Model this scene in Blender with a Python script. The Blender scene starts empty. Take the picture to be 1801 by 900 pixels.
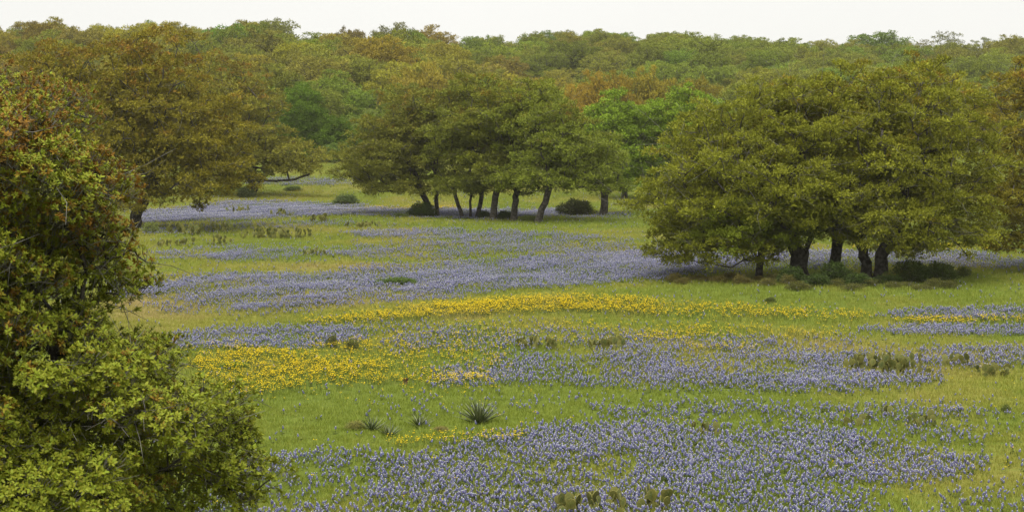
import bpy, math, random
import numpy as np
from mathutils import Vector, Matrix

# ---------------------------------------------------------------- camera
F, U0, VH, CAMZ = 3600.0, 900.5, 210.0, 7.0        # focal length and horizon, in photograph pixels
PITCH = math.atan(240.0 / F)
SC = bpy.context.scene
COL = SC.collection
cam_d = bpy.data.cameras.new('camera'); cam = bpy.data.objects.new('camera', cam_d); COL.objects.link(cam)
cam.location = (0, 0, CAMZ); cam.rotation_euler = (math.pi / 2 - PITCH, 0, 0)
cam_d.sensor_width = 36.0; cam_d.lens = F / 1801.0 * 36.0
cam_d.clip_start = 0.1; cam_d.clip_end = 6000
SC.camera = cam

# ---------------------------------------------------------------- sky and sun (overcast)
SUN_EL, SUN_AZ = math.radians(68), math.radians(205)   # azimuth clockwise from +Y
world = bpy.data.worlds.new('World'); SC.world = world; world.use_nodes = True
wn, wl = world.node_tree.nodes, world.node_tree.links
wn.clear()
sky = wn.new('ShaderNodeTexSky'); sky.sky_type = 'NISHITA'; sky.sun_disc = False
sky.sun_elevation = SUN_EL; sky.sun_rotation = SUN_AZ
sky.air_density = 1.0; sky.dust_density = 4.0
tcw = wn.new('ShaderNodeTexCoord'); nzw = wn.new('ShaderNodeTexNoise'); nzw.inputs['Scale'].default_value = 5.0; nzw.inputs['Detail'].default_value = 4.0
wl.new(tcw.outputs['Generated'], nzw.inputs['Vector'])
cloud = wn.new('ShaderNodeMix'); cloud.data_type = 'RGBA'                     # closed, faintly mottled white cloud cover
cloud.inputs[6].default_value = (4.62, 4.60, 4.42, 1); cloud.inputs[7].default_value = (5.05, 5.02, 4.86, 1)
wl.new(nzw.outputs[0], cloud.inputs[0])
wmix = wn.new('ShaderNodeMix'); wmix.data_type = 'RGBA'; wmix.inputs[0].default_value = 0.95
wl.new(sky.outputs[0], wmix.inputs[6]); wl.new(cloud.outputs[2], wmix.inputs[7])
bg = wn.new('ShaderNodeBackground'); bg.inputs[1].default_value = 0.05
wl.new(wmix.outputs[2], bg.inputs[0])
wo = wn.new('ShaderNodeOutputWorld'); wl.new(bg.outputs[0], wo.inputs[0])

sun_d = bpy.data.lights.new('sun', 'SUN'); sun_d.energy = 1.5; sun_d.angle = math.radians(60); sun_d.color = (1, 0.96, 0.88)
sun = bpy.data.objects.new('sun', sun_d); COL.objects.link(sun)
sdir = Vector((math.sin(SUN_AZ) * math.cos(SUN_EL), math.cos(SUN_AZ) * math.cos(SUN_EL), math.sin(SUN_EL)))
sun.rotation_euler = sdir.to_track_quat('Z', 'Y').to_euler()
sun.location = (0, -10, 40)

SC.view_settings.view_transform = 'Standard'; SC.view_settings.look = 'None'
SC.view_settings.exposure = 2.05; SC.view_settings.gamma = 1.0
SC.render.engine = 'CYCLES'
cy = SC.cycles
cy.max_bounces = 5; cy.diffuse_bounces = 3; cy.glossy_bounces = 2; cy.transmission_bounces = 3; cy.transparent_max_bounces = 4
cy.volume_bounces = 0
cy.use_denoising = True; cy.denoiser = 'OPENIMAGEDENOISE'; cy.denoising_prefilter = 'NONE'
cy.use_adaptive_sampling = False
cy.sample_clamp_indirect = 4.0

# ---------------------------------------------------------------- helpers
rng = np.random.default_rng(7)
random.seed(7)
CP, SP = math.cos(PITCH), math.sin(PITCH)


def lin(r, g, b):
    f = lambda c: (c / 255 / 12.92) if c / 255 <= 0.04045 else ((c / 255 + 0.055) / 1.055) ** 2.4
    return (f(r), f(g), f(b))


def sm(t):
    t = np.clip(t, 0, 1)
    return t * t * (3 - 2 * t)


def height(x, y):
    x = np.asarray(x, float); y = np.asarray(y, float)
    bank = 5.2 * np.clip((27 - y) / 27, 0, 1) ** 1.15
    fade = sm((y - 20) / 15)
    und = fade * (0.10 * np.sin(x * 0.21 + 1.3) * np.sin(y * 0.11 + .4) + 0.06 * np.sin(x * 0.53 + y * 0.31) + 0.03 * np.sin(x * 1.3 - y * .9))
    rise = 1.9 * sm((y - 165) / 95)
    mask = sm((6 - x) / 32)
    left = 13.6 * sm((y - 252) / 118) + 1.5 * np.sin(x * 0.07 + 1.0) * sm((y - 300) / 60)
    right = 16.6 * sm((y - 312) / 160) + 0.9 * np.sin(x * 0.06) * sm((y - 350) / 80)
    return bank + und + rise + mask * left + (1 - mask) * right


def proj(x, y, z):
    dz = np.asarray(z, float) - CAMZ
    dep = y * CP - dz * SP
    return U0 + F * x / dep, 450 - F * (y * SP + dz * CP) / dep


def ground_at(u, v):
    """the point of the ground seen at a pixel of the photograph"""
    xc, yc = (u - U0) / F, (450 - v) / F
    d = np.array([xc, CP + yc * SP, -SP + yc * CP])
    t = np.concatenate([np.arange(25, 120, .05), np.arange(120, 600, .2)])
    z = CAMZ + d[2] * t
    h = height(d[0] * t, d[1] * t)
    i = int(np.argmax(z < h))
    return np.array([d[0] * t[i], d[1] * t[i], h[i]])


def vnoise(x, y, seed=0):
    """smooth value noise, 0..1"""
    xi, yi = np.floor(x), np.floor(y)
    fx, fy = sm(x - xi), sm(y - yi)

    def hsh(a, b):
        n = np.sin(a * 127.1 + b * 311.7 + seed * 74.7) * 43758.5453
        return n - np.floor(n)
    return (hsh(xi, yi) * (1 - fx) + hsh(xi + 1, yi) * fx) * (1 - fy) + (hsh(xi, yi + 1) * (1 - fx) + hsh(xi + 1, yi + 1) * fx) * fy


def fbm(x, y, seed=0):
    return 0.55 * vnoise(x, y, seed) + 0.3 * vnoise(x * 2.1, y * 2.1, seed + 1) + 0.15 * vnoise(x * 4.3, y * 4.3, seed + 2)


def make_mesh(name, verts, faces, mats=(), face_mat=None, smooth=False, point_attr=None):
    """faces: list of integer arrays (n,3) and/or (n,4)"""
    me = bpy.data.meshes.new(name)
    verts = np.asarray(verts, np.float32)
    faces = [np.asarray(f, np.int32) for f in faces if len(f)]
    loops = np.concatenate([f.ravel() for f in faces])
    sizes = np.concatenate([np.full(len(f), f.shape[1], np.int32) for f in faces])
    starts = np.concatenate([[0], np.cumsum(sizes)[:-1]]).astype(np.int32)
    me.vertices.add(len(verts)); me.vertices.foreach_set('co', verts.ravel())
    me.loops.add(len(loops)); me.loops.foreach_set('vertex_index', loops)
    me.polygons.add(len(sizes)); me.polygons.foreach_set('loop_start', starts)
    for m in mats: me.materials.append(m)
    if face_mat is not None: me.polygons.foreach_set('material_index', np.asarray(face_mat, np.int32))
    me.polygons.foreach_set('use_smooth', np.full(len(sizes), smooth, bool))
    for k, a in (point_attr or {}).items():
        at = me.attributes.new(k, 'FLOAT', 'POINT'); at.data.foreach_set('value', np.asarray(a, np.float32))
    me.update(calc_edges=True)
    return me


def obj(name, me, parent=None, loc=None):
    o = bpy.data.objects.new(name, me); COL.objects.link(o)
    if parent is not None: o.parent = parent
    if loc is not None: o.location = loc
    return o


def tag(o, label, cat, group=None, kind=None):
    if label: o['label'] = label
    if cat: o['category'] = cat
    if group: o['group'] = group
    if kind: o['kind'] = kind
    return o


def thing(name, label, cat, loc, rz=0.0, scale=1.0, group=None):
    o = bpy.data.objects.new(name, None); COL.objects.link(o)
    o.location = loc; o.rotation_euler = (0, 0, rz)
    o.scale = (scale,) * 3 if not hasattr(scale, '__len__') else scale
    o.empty_display_size = 0.3
    return tag(o, label, cat, group)


def norm(a):
    return a / np.maximum(np.linalg.norm(a, axis=-1, keepdims=True), 1e-9)


# ---------------------------------------------------------------- materials
def material(name):
    m = bpy.data.materials.new(name); m.use_nodes = True
    m.node_tree.nodes.clear()
    return m, m.node_tree.nodes, m.node_tree.links


def N(nodes, kind, **kw):
    n = nodes.new(kind)
    for k, v in kw.items(): setattr(n, k, v)
    return n


def mixc(nodes, links, fac, a, b, blend='MIX'):
    m = N(nodes, 'ShaderNodeMix', data_type='RGBA', blend_type=blend)
    for s, val in ((m.inputs[0], fac), (m.inputs[6], a), (m.inputs[7], b)):
        if hasattr(val, 'is_linked') or hasattr(val, 'links'): links.new(val, s)
        elif hasattr(val, '__len__'): s.default_value = (*val[:3], 1)
        else: s.default_value = val
    return m.outputs[2]


def math_n(nodes, links, op, a, b=0.0, clamp=False):
    m = N(nodes, 'ShaderNodeMath', operation=op, use_clamp=clamp)
    for s, val in ((m.inputs[0], a), (m.inputs[1], b)):
        if hasattr(val, 'links'): links.new(val, s)
        else: s.default_value = val
    return m.outputs[0]


def ramp(nodes, links, fac, lo, hi):
    m = N(nodes, 'ShaderNodeMapRange', interpolation_type='SMOOTHSTEP')
    links.new(fac, m.inputs[0]); m.inputs[1].default_value = lo; m.inputs[2].default_value = hi
    return m.outputs[0]


def attr(nodes, name, kind='GEOMETRY'):
    n = N(nodes, 'ShaderNodeAttribute', attribute_name=name, attribute_type=kind)
    return n.outputs['Fac']


def noise(nodes, links, coord, scale, detail=3.0):
    n = N(nodes, 'ShaderNodeTexNoise'); n.inputs['Scale'].default_value = scale; n.inputs['Detail'].default_value = detail
    if coord is not None: links.new(coord, n.inputs['Vector'])
    return n.outputs[0]


def leaf_shader(nodes, links, col, trans=0.16, rough=0.6, spec=0.06):
    p = N(nodes, 'ShaderNodeBsdfPrincipled'); links.new(col, p.inputs['Base Color'])
    p.inputs['Roughness'].default_value = rough; p.inputs['Specular IOR Level'].default_value = spec
    t = N(nodes, 'ShaderNodeBsdfTranslucent'); links.new(col, t.inputs[0])
    mx = N(nodes, 'ShaderNodeMixShader'); mx.inputs[0].default_value = trans
    links.new(p.outputs[0], mx.inputs[1]); links.new(t.outputs[0], mx.inputs[2])
    o = N(nodes, 'ShaderNodeOutputMaterial'); links.new(mx.outputs[0], o.inputs[0])


def tree_leaf_material(name, russet, zshift=0.0):
    """object colour = the tree's own green, its alpha = how much russet young growth it carries"""
    m, n, l = material(name)
    oi = N(n, 'ShaderNodeObjectInfo'); tc = N(n, 'ShaderNodeTexCoord')
    off = N(n, 'ShaderNodeVectorMath', operation='ADD'); l.new(tc.outputs['Object'], off.inputs[0])
    sc = N(n, 'ShaderNodeVectorMath', operation='SCALE'); l.new(oi.outputs['Location'], sc.inputs[0]); sc.inputs['Scale'].default_value = 0.37
    l.new(sc.outputs[0], off.inputs[1])
    nz = noise(n, l, off.outputs[0], 0.9, 3.0)
    nz2 = noise(n, l, off.outputs[0], 1.9, 2.0)
    tint = attr(n, 'tint')
    f = math_n(n, l, 'ADD', nz, math_n(n, l, 'MULTIPLY', tint, 0.55))
    f = math_n(n, l, 'ADD', f, oi.outputs['Alpha'])
    if zshift:
        sep = N(n, 'ShaderNodeSeparateXYZ'); l.new(tc.outputs['Object'], sep.inputs[0])
        f = math_n(n, l, 'ADD', f, math_n(n, l, 'MULTIPLY', math_n(n, l, 'SUBTRACT', sep.outputs[2], 4.5), zshift))
    fac = ramp(n, l, f, 0.95, 1.45)
    c = mixc(n, l, fac, oi.outputs['Color'], russet)
    # new tips paler, old leaves deeper
    pale = mixc(n, l, 1.0, c, (2.1, 2.15, 1.4), 'MULTIPLY')
    deep = mixc(n, l, 1.0, c, (0.55, 0.6, 0.5), 'MULTIPLY')
    c2 = mixc(n, l, math_n(n, l, 'ADD', math_n(n, l, 'MULTIPLY', attr(n, 'tone'), 0.75), math_n(n, l, 'MULTIPLY', nz2, 0.4), True), deep, pale)
    leaf_shader(n, l, c2)
    return m


def bark_material(name, c1, c2):
    m, n, l = material(name)
    tc = N(n, 'ShaderNodeTexCoord')
    nz = noise(n, l, tc.outputs['Object'], 6.0, 4.0)
    c = mixc(n, l, ramp(n, l, nz, 0.35, 0.65), c1, c2)
    p = N(n, 'ShaderNodeBsdfPrincipled'); l.new(c, p.inputs['Base Color']); p.inputs['Roughness'].default_value = 0.9
    p.inputs['Specular IOR Level'].default_value = 0.1
    b = N(n, 'ShaderNodeBump'); b.inputs['Distance'].default_value = 0.03; l.new(nz, b.inputs['Height']); l.new(b.outputs[0], p.inputs['Normal'])
    o = N(n, 'ShaderNodeOutputMaterial'); l.new(p.outputs[0], o.inputs[0])
    return m


RUSSET = (0.150, 0.066, 0.016)
M_OAK = tree_leaf_material('oak_leaves', RUSSET, 0.036)
M_WOODS = tree_leaf_material('woodland_leaves', (0.155, 0.088, 0.022))
M_BARK = bark_material('oak_bark', (0.028, 0.024, 0.019), (0.085, 0.078, 0.066))
M_TWIG = bark_material('lichen_twig', (0.06, 0.055, 0.045), (0.17, 0.165, 0.14))


# ---------------------------------------------------------------- ground
def dryness(x, y):
    """0 fresh green .. 1 straw"""
    u, v = proj(x, y, height(x, y))
    b = 0.62 * fbm(x * 0.16 + 3, y * 0.085, 5) + 0.38 * fbm(x * 0.6, y * 0.3, 9)
    d = (b - 0.5) * 1.7 + 0.29
    blob = lambda cu, cv, ru, rv, a: a * np.exp(-((u - cu) / ru) ** 2 - ((v - cv) / rv) ** 2)
    d = d + blob(260, 560, 130, 34, .42) + blob(640, 540, 260, 22, .22) + blob(1350, 600, 350, 25, .18) + blob(520, 398, 55, 3.5, .35) \
        + blob(1650, 820, 260, 60, .20) + blob(560, 470, 220, 8, .3) + blob(660, 730, 60, 20, .1)
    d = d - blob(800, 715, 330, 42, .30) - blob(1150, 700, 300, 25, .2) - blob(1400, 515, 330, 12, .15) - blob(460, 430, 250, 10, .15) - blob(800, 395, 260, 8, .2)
    return np.clip(d, 0, 1)


def ground_material():
    m, n, l = material('meadow_soil_and_turf')
    geo = N(n, 'ShaderNodeNewGeometry')
    dry = attr(n, 'dry')
    n1 = noise(n, l, geo.outputs['Position'], 2.2, 5.0)
    n2 = noise(n, l, geo.outputs['Position'], 0.35, 4.0)
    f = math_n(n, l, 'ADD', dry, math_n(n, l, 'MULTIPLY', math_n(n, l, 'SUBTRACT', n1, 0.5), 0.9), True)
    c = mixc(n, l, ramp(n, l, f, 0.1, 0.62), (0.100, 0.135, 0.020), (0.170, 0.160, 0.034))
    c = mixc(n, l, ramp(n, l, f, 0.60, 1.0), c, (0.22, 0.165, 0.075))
    c = mixc(n, l, math_n(n, l, 'MULTIPLY', n2, 0.5), c, (0.05, 0.06, 0.015))
    p = N(n, 'ShaderNodeBsdfPrincipled'); l.new(c, p.inputs['Base Color']); p.inputs['Roughness'].default_value = 0.95
    p.inputs['Specular IOR Level'].default_value = 0.05
    b = N(n, 'ShaderNodeBump'); b.inputs['Distance'].default_value = 0.12; l.new(n1, b.inputs['Height']); l.new(b.outputs[0], p.inputs['Normal'])
    o = N(n, 'ShaderNodeOutputMaterial'); l.new(p.outputs[0], o.inputs[0])
    return m


ys = np.concatenate([np.linspace(-60, 20, 30, endpoint=False), 20 * np.exp(np.linspace(0, math.log(1100 / 20), 330))])
tx = np.linspace(-1, 1, 281)
tx = np.sign(tx) * (0.25 * np.abs(tx) + 0.75 * np.abs(tx) ** 3)
wid = np.maximum(60, np.abs(ys)) * 1.15
X = tx[None, :] * wid[:, None]; Y = np.repeat(ys[:, None], len(tx), 1)
Z = height(X, Y)
idx = np.arange(X.size).reshape(X.shape)
quads = np.stack([idx[:-1, :-1], idx[:-1, 1:], idx[1:, 1:], idx[1:, :-1]], -1).reshape(-1, 4)
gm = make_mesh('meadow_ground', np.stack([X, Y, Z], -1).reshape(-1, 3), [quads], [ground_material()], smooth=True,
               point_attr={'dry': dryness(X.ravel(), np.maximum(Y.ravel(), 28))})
ground = obj('meadow_ground', gm)
tag(ground, 'green and straw coloured meadow rising to wooded hills', 'meadow', kind='structure')


# ---------------------------------------------------------------- leaves, wood and trees
def leaves(g, P, Nrm, per, L, W, spread=0.85, jit=0.05, group=1):
    """diamond leaves around tuft points. returns verts, quads, tint, tone"""
    n = len(P)
    base = np.repeat(P, per, 0); nr = np.repeat(Nrm, per, 0)
    d = norm(nr + g.normal(0, spread, base.shape))
    base = base + g.normal(0, jit, base.shape)
    side = norm(np.cross(d, g.normal(0, 1, base.shape)))
    up = np.cross(side, d)
    l = L * g.uniform(0.65, 1.3, (len(base), 1)); w = W * g.uniform(0.7, 1.25, (len(base), 1))
    v0 = base; v1 = base + d * l * .45 + side * w * .5 + up * l * .06
    v2 = base + d * l; v3 = base + d * l * .45 - side * w * .5 + up * l * .06
    V = np.stack([v0, v1, v2, v3], 1).reshape(-1, 3)
    Q = np.arange(len(V)).reshape(-1, 4)
    ng = -(-n // group)
    ct, cn = np.repeat(g.uniform(0, 1, ng), group)[:n], np.repeat(g.uniform(0, 1, ng), group)[:n]
    tint = np.repeat(np.clip(np.repeat(ct * .45 + g.uniform(0, .4, n), per) + g.uniform(0, .15, n * per), 0, 1), 4)
    tone = np.repeat(np.clip(np.repeat(cn * .40 + g.uniform(0, .38, n), per) + g.uniform(0, .22, n * per), 0, 1), 4)
    return V, Q, tint, tone


def tube(path, rad, sides):
    path = np.asarray(path, float); n = len(path)
    t = norm(np.gradient(path, axis=0))
    ref = np.array([0.3, 0.2, 1.0]) if abs(t[0][2]) < 0.8 else np.array([1.0, 0.1, 0.0])
    a = norm(np.cross(t, ref)); b = np.cross(t, a)
    ang = np.linspace(0, 2 * math.pi, sides, endpoint=False)
    ring = np.cos(ang)[None, :, None] * a[:, None] + np.sin(ang)[None, :, None] * b[:, None]
    V = (path[:, None] + ring * np.asarray(rad)[:, None, None]).reshape(-1, 3)
    i = np.arange(n * sides).reshape(n, sides); j = np.roll(i, -1, 1)
    Q = np.stack([i[:-1], j[:-1], j[1:], i[1:]], -1).reshape(-1, 4)
    return V, Q


class Wood:
    def __init__(self): self.V, self.Q, self.M, self.n = [], [], [], 0

    def add(self, path, rad, sides, mat=0):
        V, Q = tube(path, rad, sides)
        self.V.append(V); self.Q.append(Q + self.n); self.M.append(np.full(len(Q), mat)); self.n += len(V)

    def mesh(self, name):
        return make_mesh(name, np.concatenate(self.V), [np.concatenate(self.Q)], [M_BARK, M_TWIG], np.concatenate(self.M), smooth=True)


def grow(g, trunks, clumps, R, rtip=0.012, sides=7, twigs=0, twig_len=0.7, split=False):
    """branches from trunk polylines out to every clump centre; radii follow what each limb carries"""
    pos, par, plen, att, chains = [], [], [], [], []
    PA = np.zeros((9000, 3)); PL = np.zeros(9000); AT = np.full(9000, 1e3)
    for tr in trunks:
        tr = np.asarray(tr, float)
        k = max(6, int(np.linalg.norm(np.diff(tr, axis=0), axis=1).sum() / 0.35))
        s = np.linspace(0, len(tr) - 1, k); i0 = np.minimum(s.astype(int), len(tr) - 2); f = (s - i0)[:, None]
        f = f * f * (3 - 2 * f)
        pts = tr[i0] * (1 - f) + tr[i0 + 1] * f
        pts[1:-1] += g.normal(0, R * 0.12, pts[1:-1].shape) * [1, 1, .3]
        ch = []
        for q, p in enumerate(pts):
            par.append(len(pos) - 1 if q else -1)
            plen.append(0 if q == 0 else plen[-1] + np.linalg.norm(p - pts[q - 1]))
            att.append(q >= k * 0.62); ch.append(len(pos)); pos.append(p)
        chains.append(ch)
    top = np.mean([t[-1] for t in trunks], axis=0)
    order = np.argsort(np.linalg.norm(clumps - top, axis=1))
    tips = []
    for ci in order:
        c = clumps[ci]
        n0 = len(pos)
        if ci == order[0]:
            PA[:n0] = pos; PL[:n0] = plen; AT[:n0] = np.where(att, 0, 1e3)
        A = PA[:n0]; d = np.linalg.norm(A - c, axis=1)
        cost = d + 0.22 * PL[:n0] + 0.5 * np.maximum(0, A[:, 2] - c[2]) + AT[:n0]
        b = int(np.argmin(cost)); p0 = A[b]; L = d[b]
        k = max(2, int(L / 0.55))
        t = np.linspace(0, 1, k + 1)[1:, None]
        bow = g.normal(0, 0.10 * L, 3) + [0, 0, 0.10 * L]
        pts = p0 + (c - p0) * t + bow * (np.sin(math.pi * t)) + g.normal(0, 0.035 * L, (k, 3)) * np.where(t < 1, 1, 0)
        ch = [b]
        for p in pts:
            PA[len(pos)] = p; PL[len(pos)] = plen[ch[-1]] + L / k; AT[len(pos)] = 0
            par.append(ch[-1]); plen.append(plen[ch[-1]] + L / k); att.append(True); ch.append(len(pos)); pos.append(p)
        chains.append(ch); tips.append(ch[-1])
    cnt = np.zeros(len(pos))
    for t in tips: cnt[t] += 1
    for i in range(len(pos) - 1, -1, -1):
        if par[i] >= 0: cnt[par[i]] += cnt[i]
    rad = rtip + (R - rtip) * (cnt / max(1, len(clumps))) ** 0.6
    pos = np.array(pos)
    w = Wood(); stems = []
    for q, ch in enumerate(chains):
        r = rad[ch].copy()
        if q < len(trunks):
            h = pos[ch][:, 2] - pos[ch[0]][2]
            r = np.maximum(r, R * 0.35) * (1 + 0.45 * np.exp(-h / (R * 1.6)))
        else:
            r[0] = min(r[0], r[1] * 1.25)
        if split and q < len(trunks):
            stems.append(Wood()); stems[-1].add(pos[ch], r, sides + 2)
        else:
            w.add(pos[ch], r, sides if r.max() > 0.07 else (5 if r.max() > .03 else 3))
    for c in clumps[g.permutation(len(clumps))[:int(len(clumps) * min(1, twigs))]] if twigs else []:
        for _ in range(4):
            e = c + g.normal(0, twig_len, 3) * [1, 1, .8]
            m = (c + e) / 2 + g.normal(0, 0.12 * twig_len, 3)
            w.add([c, m, e], [rtip * .7, rtip * .55, rtip * .3], 3, 1)
    return (stems, w) if split else w


def clump_centres(g, lobes, spacing, zmin=-1e9, shell=0.5, drop=0.06, most=420, bough=0.0):
    """leaf clump centres: boughs spread over the crown's lobes, clumps spread over the upper and outer side of each bough"""
    lobes = np.asarray(lobes, float)
    vol = lobes[:, 3] * lobes[:, 4] * lobes[:, 5]
    w = vol ** 0.62 / (vol ** 0.62).sum()
    k = g.choice(len(lobes), 7000, p=w)
    d = norm(g.normal(0, 1, (7000, 3)))
    r = shell + (1 - shell) * g.uniform(0, 1, (7000, 1)) ** 0.55
    r = r * np.where(g.uniform(0, 1, (7000, 1)) < .10, g.uniform(1.02, 1.2, (7000, 1)), g.uniform(0.85, 1.03, (7000, 1)))
    C = lobes[k, :3] + d * r * lobes[k, 3:6]
    q = np.stack([(((C - l[:3]) / l[3:6]) ** 2).sum(1) for l in lobes], 1)      # not deep inside a neighbouring lobe
    ok = (q.min(1) >= (shell * 0.75) ** 2) & (C[:, 2] > zmin)
    if drop: ok &= g.uniform(0, 1, 7000) > drop
    C, D = C[ok], d[ok]

    def thin(P, dist, most, extra=None):
        keep = np.zeros((most, 3)); ids = []
        for i, c in enumerate(P):
            if len(ids) >= most: break
            if not ids or np.min(((keep[:len(ids)] - c) ** 2).sum(1)) > dist ** 2:
                keep[len(ids)] = c; ids.append(i)
        return np.array(ids, int)
    if not bough:
        return C[thin(C, spacing, most)]
    ids = thin(C, bough * 1.22, 260)
    B, BD = C[ids], D[ids]
    m = max(6, int(7.5 * (bough / spacing) ** 2 * .55))
    bd = norm(g.normal(0, 1, (len(B) * m * 2, 3)) + np.repeat(BD, m * 2, 0) * .7 + [0, 0, .55])
    size = np.repeat(g.uniform(.65, 1.25, len(B)), m * 2)[:, None] * bough
    reach = np.where(g.uniform(0, 1, (len(bd), 1)) < .12, g.uniform(1.0, 1.35, (len(bd), 1)), g.uniform(.45, 1.0, (len(bd), 1)))
    P = np.repeat(B, m * 2, 0) + bd * size * reach * [1, 1, .58]
    P = P[g.permutation(len(P))]
    P = P[P[:, 2] > zmin]
    return P[thin(P, spacing, most)]


def crown_points(g, C, centre, rad, per, flat=0.62, down=0.35):
    n = len(C) * per
    c = np.repeat(C, per, 0)
    d = norm(g.normal(0, 1, (n, 3)))
    flip = (d[:, 2] < -0.15) & (g.uniform(0, 1, n) > down)
    d[flip, 2] *= -1
    rr = np.repeat(g.uniform(0.7, 1.35, len(C)), per)[:, None] * rad
    p = c + d * rr * g.uniform(0.25, 1.0, (n, 1)) ** 0.5 * [1, 1, flat]
    out = norm(p - centre)
    nr = norm(d * 0.55 + out * 0.55 + np.array([0, 0, 0.55]))
    return p, nr


def crown_mesh(name, g, C, centre, rad, per, leaves_per, L, W, mat, flat=0.62, spread=0.85, lobes=None, core=0):
    P, nr = crown_points(g, C, centre, rad, per, flat)
    V, Q, ti, to = leaves(g, P, nr, leaves_per, L, W, spread, L * .35, per)
    if core:        # oversized leaves added inside to block light and darken the crown's gaps
        lb = np.asarray(lobes, float); w = lb[:, 3] * lb[:, 4] * lb[:, 5]
        k = g.choice(len(lb), core, p=w / w.sum())
        IP = lb[k, :3] + norm(g.normal(0, 1, (core, 3))) * g.uniform(0, 1, (core, 1)) ** .4 * .72 * lb[k, 3:6]
        IP = IP[IP[:, 2] > C[:, 2].min() + .5]
        v2, q2, t2, o2 = leaves(g, IP, norm(g.normal(0, 1, IP.shape)), 3, L * 2.0, W * 2.4, 1.0, L, 8)
        V = np.concatenate([V, v2]); Q = np.concatenate([Q, q2 + len(ti)]); ti = np.concatenate([ti, t2]); to = np.concatenate([to, o2])
    return make_mesh(name, V, [Q], [mat], point_attr={'tint': ti, 'tone': to})


OLIVE = (0.130, 0.122, 0.020)
def px_tree(name, label, u, v, lobes_px, trunks_px, colour, russet_amt, R=0.3, spacing=0.52, crad=0.42, per=38, bough=1.15, leaves_per=5,
            L=0.13, W=0.055, seed=1, group=None, mat=None, twigs=0.5, most=420, cat='tree', flat=0.5, zmin=0.9):
    """one tree standing at ground pixel (u,v); lobes (u, v, half width, half height, depth offset m, half depth m) and trunks in the
    photograph's pixels at the tree's own distance, turned into metres here"""
    g = np.random.default_rng(seed)
    b = ground_at(u, v); s = F / b[1]
    up = lambda uu, vv, dy=0.0: np.array([(uu - U0) / s - b[0], dy, CAMZ + (VH - vv) / s - b[2]])
    lobes = [np.concatenate([up(l[0], l[1], l[4]), [l[2] / s, l[5], l[3] / s]]) for l in lobes_px]
    for l in lobes: l[3:6] = np.maximum(l[3:6] - 0.30 * crad - .28 * bough, l[3:6] * .5)
    trunks = []
    for t in trunks_px:
        pts = [up(*p) for p in t]; pts[0][2] = min(pts[0][2], 0) - 0.15
        trunks.append(pts)
    C = clump_centres(g, lobes, spacing, most=most, bough=bough, zmin=zmin)
    centre = np.average(np.array(lobes)[:, :3], axis=0, weights=[l[3] * l[5] for l in lobes]) - [0, 0, 1.5]
    root = thing(name, label, cat, b, group=group)
    stems, br = grow(g, trunks, C, R, twigs=twigs, split=True)
    for st in stems: obj('trunk', st.mesh(name + '_trunk'), root)
    obj('branches', br.mesh(name + '_branches'), root)
    cr = obj('crown', crown_mesh(name + '_leaves', g, C, centre, crad, per, leaves_per, L, W, mat or M_OAK, flat, lobes=lobes, core=int(most * 5)), root)
    cr.color = (*colour, russet_amt)
    return root


# ---- the oak group on the right (about 90 m away)
px_tree('live_oak', 'broad russet olive live oak with thick double trunk, tallest beside the thicket', 1538, 492,
        [(1560, 270, 190, 150, 0.5, 4.2), (1600, 180, 120, 85, 1.5, 3.0), (1640, 360, 85, 70, -1.0, 3.0), (1480, 190, 110, 70, 1.2, 3), (1560, 370, 110, 55, -2.6, 2.2), (1650, 420, 80, 42, -1, 2.2), (1600, 415, 60, 34, -2.2, 1.6)],
        [[(1532, 492), (1522, 450), (1505, 410), (1490, 350)], [(1546, 492), (1552, 450), (1575, 400), (1590, 330)]],
        (0.130, 0.132, 0.018), -0.02, R=0.36, seed=11, most=700, zmin=1.1)
px_tree('live_oak', 'wide low olive live oak with one stout forking trunk above the thicket', 1408, 490,
        [(1330, 300, 170, 130, 0.4, 4.0), (1225, 370, 100, 75, 0, 3.0), (1390, 210, 110, 75, 1.0, 3.0), (1400, 350, 110, 75, -2.4, 2.4), (1190, 400, 70, 42, .5, 2), (1230, 435, 95, 34, 0, 2.2), (1300, 425, 80, 34, -1.5, 1.8)],
        [[(1410, 490), (1405, 450), (1385, 410), (1350, 350)], [(1410, 480), (1420, 440), (1435, 390), (1430, 320)]],
        (0.128, 0.132, 0.018), -0.06, R=0.34, seed=12, most=700, zmin=.7)
px_tree('live_oak', 'small bright green oak on a thin straight trunk in front of the wide olive oak', 1338, 490,
        [(1330, 390, 95, 55, -0.6, 1.8), (1260, 420, 60, 28, -.4, 1.3)], [[(1336, 490), (1338, 455), (1345, 420), (1340, 390)]],
        (0.115, 0.135, 0.018), -0.12, R=0.15, seed=13, most=170, zmin=1.3, bough=.8, spacing=.42)
px_tree('live_oak', 'dark leaning oak half hidden between the two stout trunked oaks', 1470, 487,
        [(1470, 350, 90, 75, -1.5, 2.0), (1460, 400, 70, 32, -1.8, 1.5)], [[(1468, 487), (1472, 450), (1476, 420), (1470, 370)]],
        (0.115, 0.125, 0.018), -0.06, R=0.24, seed=14, most=200, zmin=1.3, bough=.9, spacing=.46)
px_tree('live_oak', 'golden olive live oak cut off by the picture edge beside the big oak group', 1900, 482,
        [(1900, 250, 170, 180, 0, 4.0), (1790, 330, 85, 80, -.5, 2.5), (1830, 150, 70, 70, .4, 2.5), (1790, 420, 75, 40, -1, 2.2), (1760, 260, 50, 50, 0.6, 2)],
        [[(1905, 482), (1900, 430), (1890, 370), (1880, 300)]], (0.150, 0.128, 0.020), 0.06, R=0.38, seed=15, most=560)

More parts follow.
